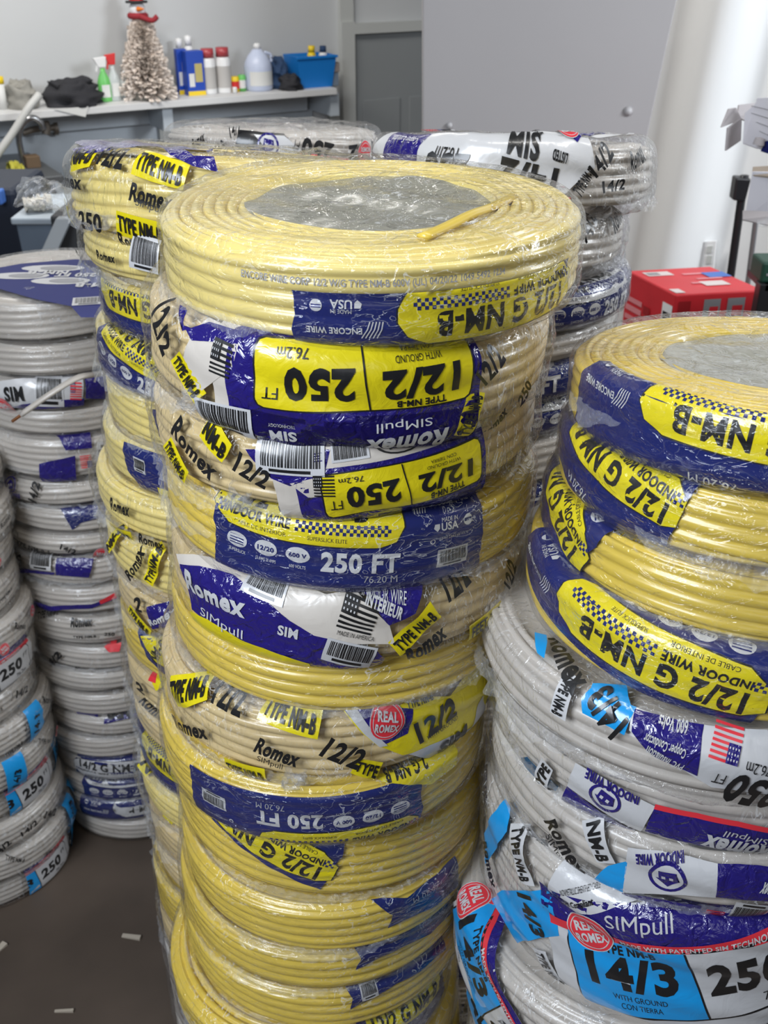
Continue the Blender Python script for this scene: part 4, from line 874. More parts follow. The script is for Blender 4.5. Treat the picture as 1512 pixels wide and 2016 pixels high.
# back wall: local frame, s along the wall, d towards the room, origin at the end of the shelf's front edge
BA = math.radians(30.1); ES = np.array([math.cos(BA), math.sin(BA), 0]); EN = np.array([math.sin(BA), -math.cos(BA), 0]); BO = np.array([-.251, 5.78, 0])
def loc_w(s_, d_, z_): return BO+ES*s_+EN*d_+np.array([0, 0, z_])
def pick_w(px, py, d_):
    r_ = ray(px, py); p0 = BO+EN*d_; t_ = np.dot(p0-CAM, EN)/np.dot(r_, EN); P = CAM+r_*t_; v = P-BO
    return np.dot(v, ES), P[2]
def wbox(name, s0, s1, d0, d1, z0, z1, mat, parent=None, bevel=0):
    q = [loc_w(s0, d0, 0), loc_w(s1, d0, 0), loc_w(s1, d1, 0), loc_w(s0, d1, 0)]
    b_ = [(p[0], p[1], z0) for p in q]; t_ = [(p[0], p[1], z1) for p in q]
    return hexa(name, b_, t_, mat, parent, bevel)
DW = -.30
struct(wbox('wall_back', -4.2, 1.0, DW-.1, DW, 0, 3.2, mwall))
sh = pick_w(330, 204, 0)[1]       # shelf front edge height
SHZ = sh+.012
sL = -3.6; sR = pick_w(662, 186, 0)[0]
t = thing('wall_shelf', 'long white painted shelf ledge on the back wall holding bottles', 'shelf', tuple(loc_w(sR, DW, SHZ)))
def child_world(o, par):
    o.parent = par; o.matrix_parent_inverse = Matrix.Translation(par.location).inverted(); return o
child_world(wbox('shelf_board', sL, sR, DW, .01, SHZ-.030, SHZ, pmat('shelf_paint', (.72, .72, .72), .5, var=.1, vscale=3), bevel=.002), t)
child_world(wbox('apron', sL, sR-.05, DW, DW+.06, SHZ-.135, SHZ-.030, mwains), t)
for px in (322, 648):
    s_ = pick_w(px, 240, -.1)[0]
    child_world(wbox('bracket', s_-.025, s_+.025, DW, -.03, SHZ-.14, SHZ-.03, mwains), t)
struct(wbox('trim_1', sL, sR, DW, DW+.02, 0, SHZ-.135, mwains))
for k, px in enumerate((322, 655)):
    s_ = pick_w(px, 260, DW)[0]; struct(wbox('trim_%d' % (k+2), s_-.035, s_+.02, DW+.02, DW+.045, 0, SHZ-.135, mtrim))
# door with casing
s0, z0 = pick_w(691, 66, DW); s1, _ = pick_w(900, 60, DW); sc0, zc = pick_w(662, 50, DW)
zh = z0
struct(wbox('trim_4', sc0+.01, s0-.0, DW, DW+.045, 0, zh+.06, mtrim)); struct(wbox('trim_5', s0, s1+.4, DW, DW+.045, zh, zh+.05, mtrim))
struct(wbox('trim_6', sc0+.01, sc0+.09, DW, DW+.03, zh+.06, 3.2, mtrim))
dr = wbox('door_1', s0, s1+.3, DW-.0, DW+.012, 0, zh, mdoor); struct(dr)
for (a0, a1, b0, b1) in ((.06, .30, .45, .80), (.36, .60, .45, .80)):
    pn = wbox('door_panel', s0+a0, s0+a1, DW+.012, DW+.020, b0*zh*.9, b1*zh*.9, mdoor, bevel=.004); pn.parent = dr

# grey partition with slanting right edge
PY = 3.35
def ztopix(Y, Z):  # image row of a height at distance Y
    v = ((HC-Z)/Y*CT-ST)/(CT+(HC-Z)/Y*ST); return 1008+F*v
yb = ztopix(PY, 0); pts = []
for (xt, yt) in ((832, -160), (832+0*yb, yb)): pts.append(at(xt, yt, PY))
rt = at(1333+.218*160, -160, PY); rb = at(1333-.218*yb, yb, PY)
v = [pts[1], rb, rt, pts[0]]; v = [np.array(p) for p in v]; bk = [p+np.array([0, .06, 0]) for p in v]
struct(mesh_from('wall_partition', v+bk, BOXF, mpanel, bevel=.004))
mplug = pmat('plug_plastic', (.50, .49, .50), .5)
kn = thing('round_plug', 'small round white plug on the grey partition', 'plug', tuple(at(1237, 219, PY-.002)))
q = lathe('knob', [(0, 0), (.011, 0), (.011, .004), (.007, .008), (0, .009)], mplug, kn, n=20); q.rotation_euler = (math.pi/2, 0, 0)
q2 = lathe('base_ring', [(0, -.001), (.014, -.001), (.014, .002), (.012, .003), (0, .003)], mpanel, kn, n=20); q2.rotation_euler = (math.pi/2, 0, 0)
kn2 = thing('round_plug', 'lower small round plug low on the grey partition, just above the white coil', 'plug', tuple(at(885, 247, PY-.002)))
q = lathe('knob', [(0, 0), (.009, 0), (.009, .004), (.006, .007), (0, .008)], mplug, kn2, n=20); q.rotation_euler = (math.pi/2, 0, 0)

# bright right wall; shallow folds shaped in to give slanted shade bands
w0_, w1_ = np.array([.62, 4.35, 0]), np.array([2.6, 3.05, 0])
nu_, nv_ = 120, 60
P = np.zeros((nu_, nv_, 3)); nn = np.array([-(w1_-w0_)[1], (w1_-w0_)[0], 0]); nn = -nn/np.linalg.norm(nn); nn = nn if nn[1] < 0 else -nn
for i in range(nu_):
    for j in range(nv_):
        z_ = 3.3*j/(nv_-1); u_ = i/(nu_-1)
        f_ = .080*math.exp(-((u_-.235-.035*z_)/.035)**2)-.040*math.exp(-((u_-.30-.035*z_)/.04)**2)+.03*math.exp(-((u_-.15-.02*z_)/.03)**2)
        P[i, j] = w0_+(w1_-w0_)*u_+nn*f_; P[i, j, 2] = z_
wr = link('wall_right', gridmesh('wall_right', P, closed_u=False), None, mwhite); struct(wr)
md = wr.modifiers.new('s', 'SOLIDIFY'); md.thickness = .05; md.offset = 0
def on_right(px, py, off=.03):
    r_ = ray(px, py); p0 = w0_+nn*off; t_ = np.dot(p0-CAM, nn)/np.dot(r_, nn); return CAM+r_*t_
def flatpost(name, c4, th, mat, parent=None, bevel=.002):
    c4 = [np.array(p) for p in c4]; n = np.cross(c4[1]-c4[0], c4[3]-c4[0]); n /= np.linalg.norm(n)
    if n[1] > 0: n = -n
    return mesh_from(name, c4+[p-n*th for p in c4], BOXF, mat, parent, bevel=bevel)
P4 = [on_right(1384, 532), on_right(1405, 530), on_right(1410, 474), on_right(1386, 476)]
o_ = flatpost('outlet_plate', P4, .008, mwp); tag(o_, 'white outlet plate on the bright right wall above the red box', 'outlet')
hz_ = [on_right(1389, 520, .034), on_right(1400, 519, .034), on_right(1402, 503, .034), on_right(1391, 504, .034)]
s_ = flatpost('socket', hz_, .004, mtrim, o_, .0005)
hz_ = [on_right(1390, 499, .034), on_right(1401, 498, .034), on_right(1403, 484, .034), on_right(1392, 485, .034)]
s_ = flatpost('socket', hz_, .004, mtrim, o_, .0005)

# ------------------------------------------------------------------ things at the right
mred = pmat('red_carton', (.62, .025, .035), .42, var=.08, vscale=10); mredd = M['red']
ZB = .86
def quad_top(pxs, Z): return [atz(px, py, Z) for px, py in pxs]
tq = quad_top([(1331, 581), (1504, 571), (1426, 521), (1236, 533)], ZB)
P0, P1, P3 = tq[0], tq[1], tq[3]; P2 = P1+P3-P0
hB = .235
rbx = thing('red_carton', 'large red tool carton with photo print behind the right stack', 'box', tuple(P0-np.array([0, 0, hB])))
T0 = [P0, P1, P2, P3]; B0 = [p-np.array([0, 0, hB]) for p in T0]
o = hexa('carton_body', B0, T0, mred, None, .004); child_world(o, rbx)
e1 = (P1-P0); e2 = (P3-P0); up_ = np.array([0, 0, 1.])
def decal(name, O, U, V, rects, parent, out):
    """rects in unit coordinates (u0,v0,u1,v1,mat) on a face"""
    bm = bmesh.new(); mats = []
    n = out/np.linalg.norm(out)
    for k, (u0, v0, u1, v1, m) in enumerate(rects):
        if m not in mats: mats.append(m)
        q = [O+U*a_+V*b_+n*(.0012+.0004*k*.3) for a_, b_ in ((u0, v0), (u1, v0), (u1, v1), (u0, v1))]
        f_ = bm.faces.new([bm.verts.new(tuple(p)) for p in q]); f_.material_index = mats.index(m)
    me = bpy.data.meshes.new(name); bm.to_mesh(me); bm.free()
    for m in mats: me.materials.append(m)
    o = link(name, me); child_world(o, parent); return o
mpink = pmat('pale_red_print', (.72, .25, .27), .5); mblk = M['black']; mgry = pmat('mid_grey_print', (.25, .25, .26), .5); mbl = pmat('blue_tape', (.06, .16, .50), .45); mtape = pmat('pale_tape', (.66, .58, .56), .4)
mdred = pmat('deep_red_print', (.33, .01, .015), .5)
nf = np.cross(e1, up_); nf = nf if nf[1] < 0 else -nf
decal('front_print', P0-up_*hB, e1, up_*hB, [(.04, .62, .18, .92, mdred), (.04, .30, .18, .52, mdred), (.33, .66, .52, .93, mgry), (.40, .72, .50, .84, mred), (.60, .66, .80, .93, mgry), (.66, .72, .78, .84, mred), (.27, .40, .80, .60, mblk), (.30, .52, .50, .56, mgry), (.55, .52, .78, .56, mgry), (.32, .43, .76, .47, mpink), (.45, .05, .70, .30, mdred)], rbx, nf)
nl = np.cross(up_, e2); nl = nl if nl[0] < 0 else -nl
decal('side_print', P0-up_*hB, e2, up_*hB, [(.03, .60, .22, .86, mwp), (.05, .66, .20, .76, mblk), (.02, .42, .26, .46, mpink), (.02, .33, .24, .37, mpink), (.02, .22, .27, .30, mpink), (.62, .66, .95, .72, mpink), (.62, .55, .95, .62, mpink), (.62, .44, .95, .50, mpink), (.66, .20, .78, .36, mpink), (.82, .20, .93, .36, mpink), (.45, .60, .58, .70, mdred)], rbx, nl)
decal('top_print', P0, e1, e2, [(.10, .72, .40, .88, mtape), (.12, .75, .26, .85, mgry), (.50, .70, .75, .76, mpink), (.55, .50, .85, .55, mpink), (.03, .05, .14, .20, mtape), (.50, .25, .78, .42, mtape), (.72, .55, .98, .75, mbl), (.40, .35, .50, .40, mpink)], rbx, up_)
# crate stand under the carton
zc1 = ZB-hB
cst = thing('carton_stand', 'brown carton carrying the red carton behind the right stack', 'box', tuple(P0-np.array([0, 0, ZB])))
o = hexa('carton_body', [np.array([p[0], p[1], 0]) for p in T0], [np.array([p[0], p[1], zc1]) for p in T0], pmat('brown_carton', (.36, .24, .14), .8), None, .004); child_world(o, cst)

# clamp stand with black post
mbk = pmat('black_metal', (.014, .014, .016), .35); mgm = pmat('brushed_metal', (.42, .42, .44), .3, metal=.8); mcard = pmat('grey_board', (.42, .39, .40), .8, var=.08, vscale=8); mcardw = pmat('white_board', (.70, .69, .74), .7, var=.06, vscale=6)
Yp = 3.45
pb = at(1436, 560, Yp); pt = at(1466, 345, Yp); dr_ = (pt-pb)/np.linalg.norm(pt-pb)
foot = pb-dr_*(pb[2]/dr_[2])
st_ = thing('light_stand', 'black post with clamp head standing behind the red carton', 'stand', tuple(foot))
child_world(tube('post', [foot, (foot+pt)/2, pt], .014, mbk), st_)
for a_ in (0.3, 2.4, 4.5):
    child_world(tube('leg', [foot+dr_*.25, foot+np.array([math.cos(a_)*.12, math.sin(a_)*.12, .012])], .009, mbk), st_)
cl = [at(1443, 395, Yp-.02), at(1468, 398, Yp-.02), at(1480, 352, Yp-.02), at(1450, 350, Yp-.02)]
child_world(flatpost('clamp_head', cl, .05, mbk, None, .006), st_)
pm0 = at(1472, 560, 3.55); pm1 = at(1490, 420, 3.55); d2_ = (pm1-pm0)/np.linalg.norm(pm1-pm0); f2 = pm0-d2_*(pm0[2]/d2_[2])
o = tube('metal_pole', [f2, (f2+pm1)/2, pm1+d2_*.15], .010, mgm); tag(o, 'thin grey metal pole right of the black post', 'pole')
# shelf rack that carries the opened cartons
Yr = 2.55
rack = thing('metal_rack', 'dark metal rack post cut by the right picture edge', 'rack', tuple(at(1512, 640, Yr)*np.array([1, 1, 0])+np.array([.02, 0, 0])))
pr_ = at(1506, 560, Yr); 
child_world(box('post', pr_[0]-.01, pr_[0]+.04, Yr, Yr+.04, 0, pr_[2], mbk, bevel=.003), rack)
child_world(box('shelf_board', pr_[0]+.0, pr_[0]+.45, Yr, Yr+.14, pr_[2]-.02, pr_[2], mbk, bevel=.003), rack)
child_world(box('post', pr_[0]+.41, pr_[0]+.45, Yr+.10, Yr+.14, 0, pr_[2]-.0, mbk, bevel=.003), rack)
gA, gB, gC, gD = at(1496, 556, Yr), at(1530, 580, Yr), at(1545, 515, Yr), at(1497, 511, Yr)
mgrn = pmat('dark_green_carton', (.012, .055, .035), .5)
gb = thing('green_carton', 'small dark green carton with pale logo on the metal rack', 'box', (gA[0], Yr, pr_[2]))
child_world(box('carton_body', gA[0]+.004, gA[0]+.26, Yr+.01, Yr+.10, pr_[2], gD[2]-.01, mgrn, bevel=.006), gb)
decal('logo_print', np.array([gA[0]+.004, Yr+.01, pr_[2]]), np.array([.12, 0, 0]), np.array([0, 0, gD[2]-pr_[2]]), [(.10, .30, .9, .40, mgry), (.20, .60, .34, .74, mwp), (.30, .52, .44, .62, mwp)], gb, np.array([0, -1, 0]))
# opened cartons higher up
def sheet(name, pts, th, mat, parent, Yd=None):
    o = flatpost(name, pts, th, mat, None, .0008); child_world(o, parent); return o
u0 = at(1512, 250, 2.3)
ub = thing('opened_white_carton', 'torn open white and grey carton with flaps, upper one at right edge', 'box', tuple(u0))
sheet('side_flap', [at(1430, 297, 2.22), at(1459, 277, 2.28), at(1461, 232, 2.28), at(1434, 252, 2.22)], .004, mcard, ub)
sheet('side_flap', [at(1421, 251, 2.22), at(1461, 236, 2.28), at(1450, 212, 2.28), at(1436, 214, 2.24)], .004, mcard, ub)
sheet('front_panel', [at(1462, 282, 2.28), at(1560, 318, 2.18), at(1570, 190, 2.18), at(1490, 193, 2.26)], .004, mcardw, ub)
sheet('front_panel', [at(1462, 283, 2.281), at(1492, 294, 2.261), at(1498, 195, 2.261), at(1466, 222, 2.281)], .004, mcardw, ub)
sheet('back_panel', [at(1452, 230, 2.4), at(1600, 300, 2.5), at(1600, 190, 2.5), at(1455, 206, 2.42)], .004, mcard, ub)
sheet('blue_panel', [at(1497, 298, 2.235), at(1560, 318, 2.175), at(1560, 268, 2.175), at(1506, 278, 2.23)], .003, M['navy'], ub)
for k in range(5): sheet('printed_line', [at(1478, 208+k*14, 2.27), at(1540, 222+k*19, 2.19), at(1540, 223+k*19, 2.19), at(1478, 209+k*14, 2.27)], .001, mgry, ub)
child_world(tube('round_tab', [at(1497, 272, 2.22), at(1493, 285, 2.22)], [.010, .012], mcard), ub)
lb0 = at(1512, 400, 2.35)
lbx = thing('opened_grey_carton', 'opened grey carton with folded lower flap below the torn white one', 'box', tuple(lb0))
sheet('front_panel', [at(1465, 432, 2.34), at(1580, 440, 2.28), at(1580, 340, 2.28), at(1481, 338, 2.34)], .005, mcardw, lbx)
sheet('lower_flap', [at(1462, 432, 2.31), at(1580, 458, 2.24), at(1580, 418, 2.26), at(1462, 414, 2.33)], .004, mcard, lbx)
sheet('top_flap', [at(1480, 344, 2.34), at(1580, 352, 2.26), at(1580, 322, 2.30), at(1482, 328, 2.38)], .004, pmat('tan_board', (.36, .30, .24), .8), lbx)
crumple('tape_scrap', [np.array(at(1492, 440, 2.22))-lb0, np.array(at(1530, 436, 2.22))-lb0], [.010, .014], lbx, M['tail'], 77, 30)

# ------------------------------------------------------------------ things on the shelf
DS = -.13
def spot(px, d_=DS):
    s_, _ = pick_w(px, 190, d_); p = loc_w(s_, d_, SHZ+.0005); return p
def ppm(px, py=170, d_=DS):
    a_, _ = pick_w(px-5, py, d_); b_, _ = pick_w(px+5, py, d_); return 10/(b_-a_)
def H_(px, y0, y1, d_=DS):
    return pick_w(px, y0, d_)[1]-pick_w(px, y1, d_)[1]
ROTW = (0, 0, BA)
def shelf_thing(name, label, cat, px, group=None, d_=DS): return thing(name, label, cat, tuple(spot(px, d_)), group, ROTW)
mg = pmat('green_plastic', (.16, .55, .14), .35); mclr = pmat('clear_plastic', (.75, .80, .80), .2, alpha=.55); mredp = pmat('red_plastic', (.65, .03, .03), .35)
mblue = pmat('blue_plastic', (.01, .20, .62), .4); mnavyc = pmat('navy_cloth', (.02, .05, .12), .8); mblackc = pmat('black_cloth', (.025, .025, .03), .85, bump=.4, bscale=30, dist=.01)
mgreyc = pmat('grey_cloth', (.30, .29, .26), .85, bump=.5, bscale=14, dist=.01); myel = pmat('yellow_plastic', (.85, .60, .02), .4); mjug = pmat('milky_plastic', (.62, .68, .85), .35, alpha=.92); mlabelw = pmat('paper_label', (.72, .72, .70), .6)
def spray(px, y0, y1, wpx, mat, mtrig, name, label):
    h = H_(px, y0, y1); r = wpx/ppm(px)/2
    t = shelf_thing(name, label, 'spray bottle', px)
    lathe('bottle', [(0, 0), (r*.95, 0), (r, h*.03), (r, h*.42), (r*.75, h*.55), (r*.38, h*.66), (r*.36, h*.74), (0, h*.74)], mat, t, sy=.7)
    hexa('trigger_head', [(-r*.6, -r*.3, h*.76), (r*.5, -r*.3, h*.76), (r*.5, r*.3, h*.76), (-r*.6, r*.3, h*.76)], [(-r*1.3, -r*.28, h*.97), (r*.7, -r*.28, h), (r*.7, r*.28, h), (-r*1.3, r*.28, h*.97)], mtrig, t, .003)
    hexa('trigger', [(-r*1.1, -r*.12, h*.68), (-r*.85, -r*.12, h*.66), (-r*.85, r*.12, h*.66), (-r*1.1, r*.12, h*.68)], [(-r*.8, -r*.12, h*.86), (-r*.5, -r*.12, h*.86), (-r*.5, r*.12, h*.86), (-r*.8, r*.12, h*.86)], mtrig, t, .001)
    box('label', -r*.6, r*.6, -r*.72, -r*.69, h*.1, h*.38, mlabelw, t)
    return t
spray(208, 114, 203, 26, mg, mwp, 'spray_bottle', 'green spray bottle with white trigger on the back shelf')
spray(228, 107, 201, 22, mclr, mredp, 'spray_bottle', 'clear spray bottle with red trigger on the back shelf')
h = H_(248, 140, 198); r = 9/ppm(248); t = shelf_thing('squeeze_bottle', 'small clear squeeze bottle between red-trigger bottle and white tree', 'bottle', 249)
lathe('bottle', [(0, 0), (r, 0), (r, h*.6), (r*.5, h*.78), (0, h*.8)], mclr, t); lathe('cap', [(0, h*.79), (r*.5, h*.79), (r*.4, h*.95), (r*.15, h), (0, h)], mwp, t)
# aerosol cans
for px, lb in ((414, 'white aerosol can with red cap, left one of the pair'), (443, 'white aerosol can with red cap, right one beside the jug')):
    h = H_(px, 106, 195); r = 13.5/ppm(px); t = shelf_thing('aerosol_can', lb, 'spray can', px, 'white aerosol cans with red caps')
    lathe('can', [(0, 0), (r, 0), (r, h*.03), (r*.97, h*.74), (r*.8, h*.80), (0, h*.80)], mwp, t); lathe('cap', [(0, h*.80), (r*.88, h*.80), (r*.84, h), (0, h)], pmat('red_cap', (.42, .06, .07), .35), t)
    lathe('label', [(r*1.01, h*.12), (r*1.015, h*.4), (r*1.0, h*.6)], pmat('grey_label', (.50, .48, .46), .6), t)
# blue and yellow boxes
mbb = pmat('blue_carton', (.01, .06, .42), .45)
for px, y0, y1, wp, lb in ((385, 108, 195, 34, 'tall blue and yellow carton beside the aerosol cans'), (362, 100, 190, 20, 'narrow blue and white carton left of the blue and yellow one')):
    h = H_(px, y0, y1); r = wp/ppm(px)/2; t = shelf_thing('product_carton', lb, 'box', px, d_=DS-(.05 if wp == 20 else 0))
    box('carton_body', -r, r, -r*.7, r*.7, 0, h, mbb, t, .002)
    box('yellow_band', -r*1.005, r*1.005, -r*.715, -r*.70, h*.0, h*.10, myel, t); box('printed_text', -r*.1, r*.75, -r*.715, -r*.70, h*.3, h*.72, pmat('gold_print', (.5, .42, .15), .5), t)
    box('printed_text', -r*.8, -r*.2, -r*.715, -r*.70, h*.2, h*.5, mlabelw, t)
for px, y0, y1, lb in ((361, 84, 120, 'small white flip cap bottle standing behind the narrow carton, left'), (379, 80, 118, 'small white flip cap bottle standing behind the blue carton, right')):
    t = shelf_thing('white_bottle', lb, 'bottle', px, d_=DS-.1); h = H_(px, y0, 192, DS-.1); r = 8/ppm(px)
    lathe('bottle', [(0, 0), (r, 0), (r, h*.78), (r*.6, h*.82), (0, h*.83)], mwp, t); lathe('cap', [(0, h*.82), (r*.75, h*.82), (r*.8, h*.98), (0, h)], mwp, t)
o = crumple('work_glove', [spot(400, DS-.09)+np.array([0, 0, .0]), spot(408, DS-.09)+np.array([0, 0, .12]), spot(415, DS-.09)+np.array([0, 0, H_(412, 98, 190, DS-.09)-.03])], [.04, .035, .035], None, mblackc, 31, 30, flat=.6); tag(o, 'black and yellow bunched glove behind the aerosol cans', 'glove')
for px, wpx, y0, m, lb in ((464, 16, 162, myel, 'small yellow can at the foot of the jug'), (478, 14, 160, mg, 'small green can left of the jug'), (463, 8, 180, mwp, 'tiny white cup in front of the yellow can')):
    h = H_(px, y0, 192); r = wpx/ppm(px)/2; d_ = DS+(.05 if wpx == 8 else 0)
    t = shelf_thing('small_can', lb, 'can', px, d_=d_); lathe('can', [(0, 0), (r, 0), (r, h*.92), (r*.94, h*.95), (r*.94, h), (0, h)], m, t); lathe('label', [(r*1.01, h*.2), (r*1.01, h*.7)], mredp if m is myel else mlabelw, t)
# jug
h = H_(511, 98, 190); r = 25/ppm(511); t = shelf_thing('plastic_jug', 'milky one gallon jug with paper label on the back shelf', 'jug', 511)
lathe('jug_body', [(0, 0), (r*.9, 0), (r, h*.04), (r, h*.50), (r*.93, h*.60), (r*.70, h*.74), (r*.35, h*.86), (r*.26, h*.88), (0, h*.88)], mjug, t); lathe('cap', [(0, h*.88), (r*.27, h*.88), (r*.25, h*.97), (r*.12, h), (0, h)], mwp, t)
a = np.linspace(math.radians(-150), math.radians(-30), 14); zs = np.array([h*.12, h*.42]); Pq = np.stack([np.cos(a)[:, None]*r*1.012+0*zs, np.sin(a)[:, None]*r*1.012+0*zs, 0*a[:, None]+zs], -1)
link('paper_label', gridmesh('paper_label', Pq, closed_u=False), t, mlabelw)
tube('handle', [(r*.55, 0, h*.80), (r*1.02, 0, h*.74), (r*1.05, 0, h*.60), (r*.93, 0, h*.52)], .008, mjug, t)
# caps, rags, cloths as folded soft lumps
def lump(name, px, px_w, y0, y1, mat, label, cat, d_=DS, seed=1, dep=.10, sag=.35):
    t0 = spot(px, d_); h = H_(px, y0, y1, d_); wv = px_w/ppm(px)/2
    nz = Noise2(seed, 12, 16); a = np.linspace(0, 2*math.pi, 48, endpoint=False); ph = np.linspace(0, math.pi/2, 16)
    A_, Pm = np.meshgrid(a, ph, indexing='ij'); k = .72+.5*nz(A_/(2*math.pi)*12, Pm*5)
    V = np.stack([wv*np.cos(A_)*np.cos(Pm)**sag*k, dep*np.sin(A_)*np.cos(Pm)**sag*k, h*np.sin(Pm)*(.75+.4*nz(A_/(2*math.pi)*12+3, Pm*4))*np.where(Pm > 1.5, 1, 1)], -1)
    V[:, -1] = V[:, -1].mean(0)
    o = link(name, gridmesh(name, V), None, mat); o.location = tuple(t0); o.rotation_euler = ROTW; tag(o, label, cat); return o
lump('grey_cloth', 42, 64, 155, 208, mgreyc, 'crumpled grey cloth bag at the left end of the shelf', 'cloth', seed=3)
lump('black_cloth', 142, 108, 158, 208, mblackc, 'black folded fabric draped over the shelf beside the grey cloth', 'cloth', seed=4, dep=.13)
lump('baseball_cap', 545, 40, 130, 186, mnavyc, 'dark navy cap lying between jug and blue bucket', 'cap', d_=DS-.04, seed=6)
lump('dark_rag', 572, 40, 160, 190, mblackc, 'dark rag hanging at the foot of the blue bucket', 'rag', d_=-.06, seed=8, dep=.06)
h = H_(4, 140, 205); t = shelf_thing('yellow_topped_can', 'can with yellow lid cut by the left picture edge', 'can', 2); r = 10/ppm(20)
lathe('can', [(0, 0), (r, 0), (r, h*.78), (0, h*.78)], mlabelw, t); lathe('lid', [(0, h*.78), (r*1.03, h*.78), (r*1.03, h), (0, h)], myel, t)
# white cloth hanging over shelf edge
q = [loc_w(pick_w(165, 205, .015)[0]+dx, .015, SHZ+dz) for dx, dz in ((-.14, .004), (.02, .004), (.0, -.04), (-.05, -.025))]
o = flatpost('paper_scrap', q, .002, mlabelw, None, 0); tag(o, 'white paper scrap hanging over the shelf edge below the black fabric', 'paper')
# blue bucket
h = H_(613, 122, 184); r = 36/ppm(613); t = shelf_thing('blue_bucket', 'rectangular bright blue plastic tub at the right end of the shelf', 'bucket', 612)
rt_, rb_ = r*1.05, r*.86; dd = .085
me_v = [(-rb_, -dd*.8, 0), (rb_, -dd*.8, 0), (rb_, dd*.8, 0), (-rb_, dd*.8, 0), (-rt_, -dd, h), (rt_, -dd, h), (rt_, dd, h), (-rt_, dd, h), (-rt_+.006, -dd+.006, h), (rt_-.006, -dd+.006, h), (rt_-.006, dd-.006, h), (-rt_+.006, dd-.006, h), (-rb_+.006, -dd*.8+.006, .006), (rb_-.006, -dd*.8+.006, .006), (rb_-.006, dd*.8-.006, .006), (-rb_+.006, dd*.8-.006, .006)]
mesh_from('tub', me_v, [(3, 2, 1, 0), (0, 1, 5, 4), (1, 2, 6, 5), (2, 3, 7, 6), (3, 0, 4, 7), (4, 5, 9, 8), (5, 6, 10, 9), (6, 7, 11, 10), (7, 4, 8, 11), (8, 9, 13, 12), (9, 10, 14, 13), (10, 11, 15, 14), (11, 8, 12, 15), (12, 13, 14, 15)], mblue, t)
box('rim', -rt_-.006, rt_+.006, -dd-.006, -dd, h-.012, h, mblue, t, .001)
for px, y0, m1, m2, lb, nm in ((616, 104, myel, myel, 'yellow capped bottle sticking out of the blue tub', 'yellow_bottle'), (638, 106, mwp, mnavyc, 'white bottle with navy cap sticking out of the blue tub', 'white_capped_bottle')):
    p = spot(px); hh = H_(px, y0, 184)-.01; t = thing(nm, lb, 'bottle', (p[0], p[1], p[2]+.007), None, ROTW); r = .022
    lathe('bottle', [(0, 0), (r, 0), (r, hh*.78), (r*.7, hh*.84), (0, hh*.84)], m1, t); lathe('cap', [(0, hh*.84), (r*.8, hh*.84), (r*.75, hh), (0, hh)], m2, t)
p = spot(668, -.10); t = thing('grey_container', 'grey square container on the very end of the shelf', 'container', tuple(p+np.array([-.045, -.02, 0])), None, ROTW)
box('tub', -.055, .03, -.04, .04, 0, H_(660, 158, 184), pmat('grey_blue_plastic', (.20, .25, .32), .5), t, .003); box('lid', -.06, .035, -.045, .045, H_(660, 158, 184), H_(660, 138, 184), pmat('grey_brown_card', (.30, .26, .25), .7), t, .006)
# white artificial tree with snowman head
tx_ = 292; h = H_(tx_, 38, 196, -.12); tr_ = thing('white_tabletop_tree', 'small white artificial tree with snowman topper on the shelf', 'christmas tree', tuple(spot(tx_, -.12)))
mtin = pmat('white_tinsel', (.85, .77, .70), .7)
rng = random.Random(5); bm = bmesh.new()
W0 = 50/ppm(tx_)
for k in range(1500):
    tz = rng.random()**.8; z_ = h*(.10+.86*tz); rad = W0*(1.15-.75*tz)*rng.uniform(.75, 1.05)*(1 if tz < .93 else .7)
    a_ = rng.random()*6.283; dz = -.15*rad+rng.uniform(-.02, .03)
    b0 = Vector((0, 0, z_)); tip = Vector((math.cos(a_)*rad, math.sin(a_)*rad, z_+dz)); mid = b0.lerp(tip, rng.uniform(.25, .5))
    dirv = (tip-mid).normalized(); sd = dirv.cross(Vector((0, 0, 1))).normalized(); u2 = sd.cross(dirv)
    for q in range(3):
        an = q*2.1+rng.random(); wv = .013
        off = (sd*math.cos(an)+u2*math.sin(an))*wv
        vs = [bm.verts.new(mid-off*.5), bm.verts.new(mid+off*.5), bm.verts.new(tip+off), bm.verts.new(tip-off*.4)]; bm.faces.new(vs)
me = bpy.data.meshes.new('foliage'); bm.to_mesh(me); bm.free(); link('foliage', me, tr_, mtin)
lathe('trunk', [(0, 0), (.008, 0), (.006, h*.95), (0, h*.95)], mtin, tr_, n=10); lathe('base', [(0, 0), (W0*.7, 0), (W0*.6, .03), (.02, .06), (0, .06)], mgreyc, tr_)
hd = W0*.30; zt = h*1.0
xo = -.010
lathe('snowman_head', [(0, 0)]+[(hd*math.sin(q), hd-hd*math.cos(q)) for q in np.linspace(.2, 3.0, 12)]+[(0, 2*hd)], pmat('snow_felt', (.78, .78, .80), .8), tr_, (xo, 0, zt), 20)
lathe('hat', [(0, 0), (hd*1.35, 0), (hd*1.35, .008), (hd*.85, .010), (hd*.8, hd*1.3), (0, hd*1.3)], pmat('black_felt', (.02, .02, .02), .8), tr_, (xo, 0, zt+1.75*hd), 20)
lathe('hat_band', [(hd*.88, .011), (hd*.87, hd*.5)], mredp, tr_, (xo, 0, zt+1.75*hd), 20)
tube('carrot_nose', [(xo+hd*.3, -hd*.9, zt+hd*1.1), (xo+hd*1.1, -hd*1.5, zt+hd*1.15)], [.012, .003], pmat('orange_felt', (.8, .22, .03), .7), tr_)
tube('scarf', [(xo+math.cos(q)*hd*.95, math.sin(q)*hd*.95, zt+.012) for q in np.linspace(0, 6.28, 9)], .014, pmat('dark_red_felt', (.30, .02, .03), .8), tr_)
